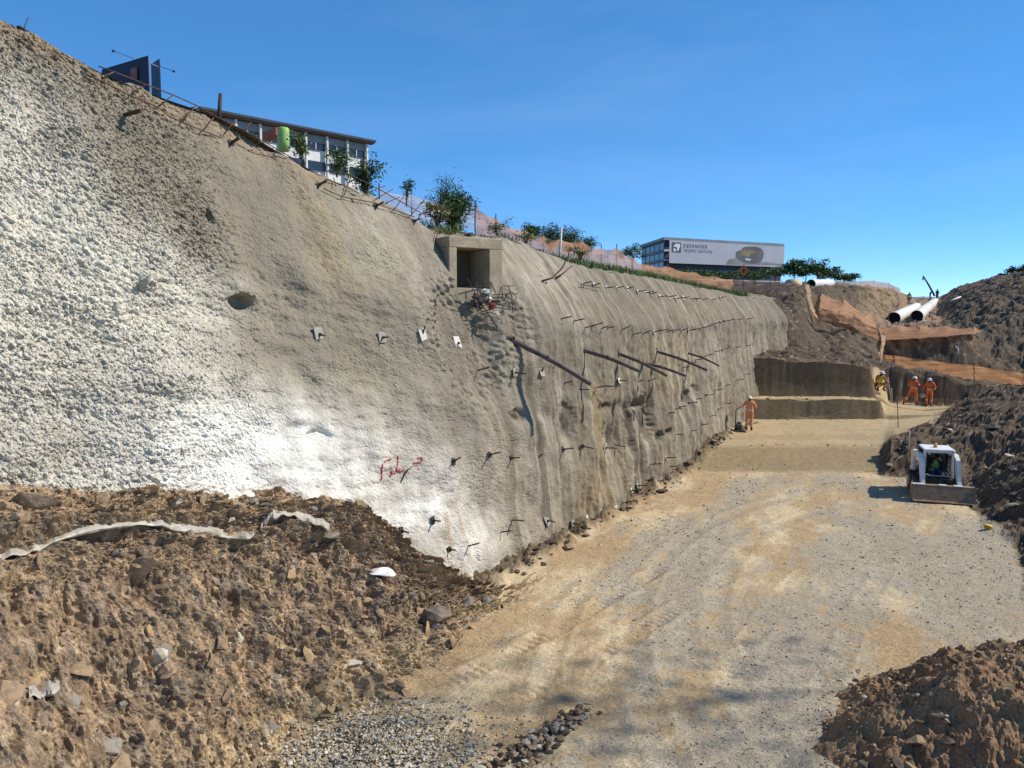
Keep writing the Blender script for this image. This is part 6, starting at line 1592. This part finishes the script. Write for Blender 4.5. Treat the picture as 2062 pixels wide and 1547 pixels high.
for sx in (-1, 1):
    for yy in (-.62, .40):
        w = empty('wheel', (0, 0, 0)); w.parent = ld; w.location = (sx * .70, yy, .37)
        m = MB(); m.tube([(-.14, 0, 0), (-.12, 0, 0), (.12, 0, 0), (.14, 0, 0)], [.30, .365, .365, .30], 22)
        for k in range(16):
            a = k * 2 * math.pi / 16
            for s in (-1, 1): m.box((s * .065, math.cos(a + s * .1) * .372, math.sin(a + s * .1) * .372), (.12, .05, .035), Matrix.Rotation(a + s * .1 - math.pi / 2, 3, 'X') @ Matrix.Rotation(.4 * s, 3, 'Z'))
        m.build('tyre', M_ty, w)
        m = MB(); m.tube([(sx * .10, 0, 0), (sx * .145, 0, 0)], [.20, .19], 16); m.tube([(sx * .14, 0, 0), (sx * .17, 0, 0)], .06, 10); m.build('rim', M_rim, w)
    yz([(-1.25, 1.42), (-.9, 1.55), (.30, 1.60), (.62, 1.44), (.98, .72), (1.20, .40), (1.18, .22), (1.02, .24), (.80, .62), (.42, 1.22), (.15, 1.38), (-.85, 1.34), (-1.2, 1.25)], sx * .60 - .07, sx * .60 + .07).build('lift_arm', M_lw, ld)
    yz([(-1.30, .70), (-.85, .72), (-.78, 1.40), (-1.28, 1.44)], sx * .60 - .05, sx * .60 + .05).build('tower', M_lw, ld)
    m = MB(); m.tube([(sx * .60, -.45, .72), (sx * .60, .28, 1.20)], .045, 10); m.tube([(sx * .60, -.1, .95), (sx * .60, .62, 1.10)], .028, 8); m.build('hydraulic_ram', M_dsteel, ld)
    # cab posts and side screens
    m = MB(); m.box((sx * .47, .40, 1.23), (.09, .09, 1.02), None, .015); m.build('cab_post', M_lw, ld)
    m = MB(); m.box((sx * .47, -.60, 1.23), (.08, .08, 1.02), None, .015); m.build('cab_post', M_ldk, ld)
    m = MB()
    for k in range(7): m.box((sx * .475, -.45 + k * .125, 1.22), (.015, .012, .86))
    for k in range(5): m.box((sx * .475, -.08, .86 + k * .18), (.014, .86, .012))
    m.build('side_screen', M_ldk, ld)
    m = MB(); m.tube([(sx * .34, .52, 1.66), (sx * .34, .56, 1.66)], .05, 12); m.build('work_light', M_rim, ld)
    m = MB(); m.tube([(sx * .28, .28, .82), (sx * .27, .34, 1.06)], .016, 6); m.tube([(sx * .27, .34, 1.05), (sx * .27, .34, 1.12)], .028, 8); m.build('control_lever', M_ldk, ld)
m = MB(); m.box((0, -.10, 1.76), (1.06, 1.14, .07), None, .025); m.box((0, .43, 1.70), (.86, .08, .08), None, .015); m.build('cab_roof', M_lw, ld)
m = MB(); m.box((0, .42, 1.69), (.84, .05, .10), None, .01); m.build('visor', M_ldk, ld)
m = MB(); m.box((0, -.63, 1.26), (.86, .02, .74), None, .004); m.build('rear_window', M_pane, ld)
m = MB(); m.box((0, -.61, 1.30), (.86, .012, .03)); m.box((0, -.60, .84), (.9, .05, .18)); m.box((-.45, -.60, 1.3), (.05, .05, .8)); m.box((.45, -.60, 1.3), (.05, .05, .8)); m.build('rear_frame', M_ldk, ld)
st_ = MB(); st_.box((0, -.22, .82), (.46, .46, .14), None, .05); st_.box((0, -.44, 1.10), (.44, .12, .50), Matrix.Rotation(-.12, 3, 'X'), .05); st_.build('seat', mat('seat_vinyl', (.02, .03, .07), .6, var=.2), ld)
m = MB(); m.box((0, .50, .60), (.80, .05, .36), Matrix.Rotation(-.2, 3, 'X'), .01); m.build('front_panel', M_ldk, ld)
m = MB(); m.tube([(-.40, .46, .98), (-.30, .50, .80), (.30, .50, .80), (.40, .46, .84)], .022, 8); m.build('step_bar', M_rim, ld)
m = MB(); m.tube([(.05, -.05, 1.79), (.05, -.05, 1.83)], .07, 12); m.build('beacon_base', M_ldk, ld)
m = MB(); m.tube([(.05, -.05, 1.83), (.05, -.05, 1.88), (.05, -.05, 1.94), (.05, -.05, 1.96)], [.06, .062, .055, .02], 12); m.build('beacon', M_beac, ld, True)
bk = empty('bucket', (0, 0, 0)); bk.parent = ld
BW = 1.0
yz([(1.10, .60), (1.30, .585), (1.33, .52), (1.56, .10), (1.60, .055), (1.05, .055), (.98, .16)], -BW, BW).build('bucket_shell', M_bk, bk)
for sx in (-1, 1): yz([(1.08, .62), (1.34, .60), (1.62, .05), (1.03, .045), (.96, .16)], sx * BW - .012 if sx > 0 else -BW - .024, sx * BW + .024 if sx > 0 else -BW + .012).build('side_plate', M_bk, bk)
m = MB(); m.box((0, 1.60, .05), (2 * BW, .10, .025), Matrix.Rotation(-.1, 3, 'X')); m.build('cutting_edge', M_bk, bk)
for x0, x1 in ((-.98, -.58), (-.12, .14), (.36, .66)):
    m = MB(); m.box((-(x0 + x1) / 2, 1.21, .605), (x1 - x0, .16, .02), Matrix.Rotation(-.07, 3, 'X')); m.build('worn_edge', M_worn, bk)
tag(ld, 'white skid steer loader with brown bucket facing us on the gravel', 'loader')
# its driver, seated in the cab
cs, sn = math.cos(ld.rotation_euler.z), math.sin(ld.rotation_euler.z)
seat = Vector((ld.location.x + (0.0) * cs - (-.22 * LS) * sn, ld.location.y + 0 * sn + (-.22 * LS) * cs, ld.location.z + .42 * LS))
person('loader driver in green vest and blue jeans seated in the cab', seat, ld.rotation_euler.z + math.pi, dict(pel=(0, .0, .50), wai=(0, .0, .64), che=(.0, -.02, .84), nek=(.03, -.05, .98), hed=(.06, -.09, 1.06), top=(.07, -.10, 1.17), nos=(.10, -.16, 1.05), sL=(.17, -.02, .92), eL=(.26, -.10, .68), wL=(.25, -.33, .60), hL=(.25, -.40, .60), sR=(-.17, -.02, .92), eR=(-.26, -.10, .68), wR=(-.25, -.33, .60), hR=(-.25, -.40, .60),
       pL=(.10, -.06, .50), kL=(.15, -.44, .54), aL=(.15, -.52, .16), tL=(.15, -.66, .12), pR=(-.10, -.06, .50), kR=(-.15, -.44, .54), aR=(-.15, -.52, .16), tR=(-.15, -.66, .12)), M_dark, legs=M_jean, helmet=None, vest=M_hivo, bands=False, scale=.92 * LS)
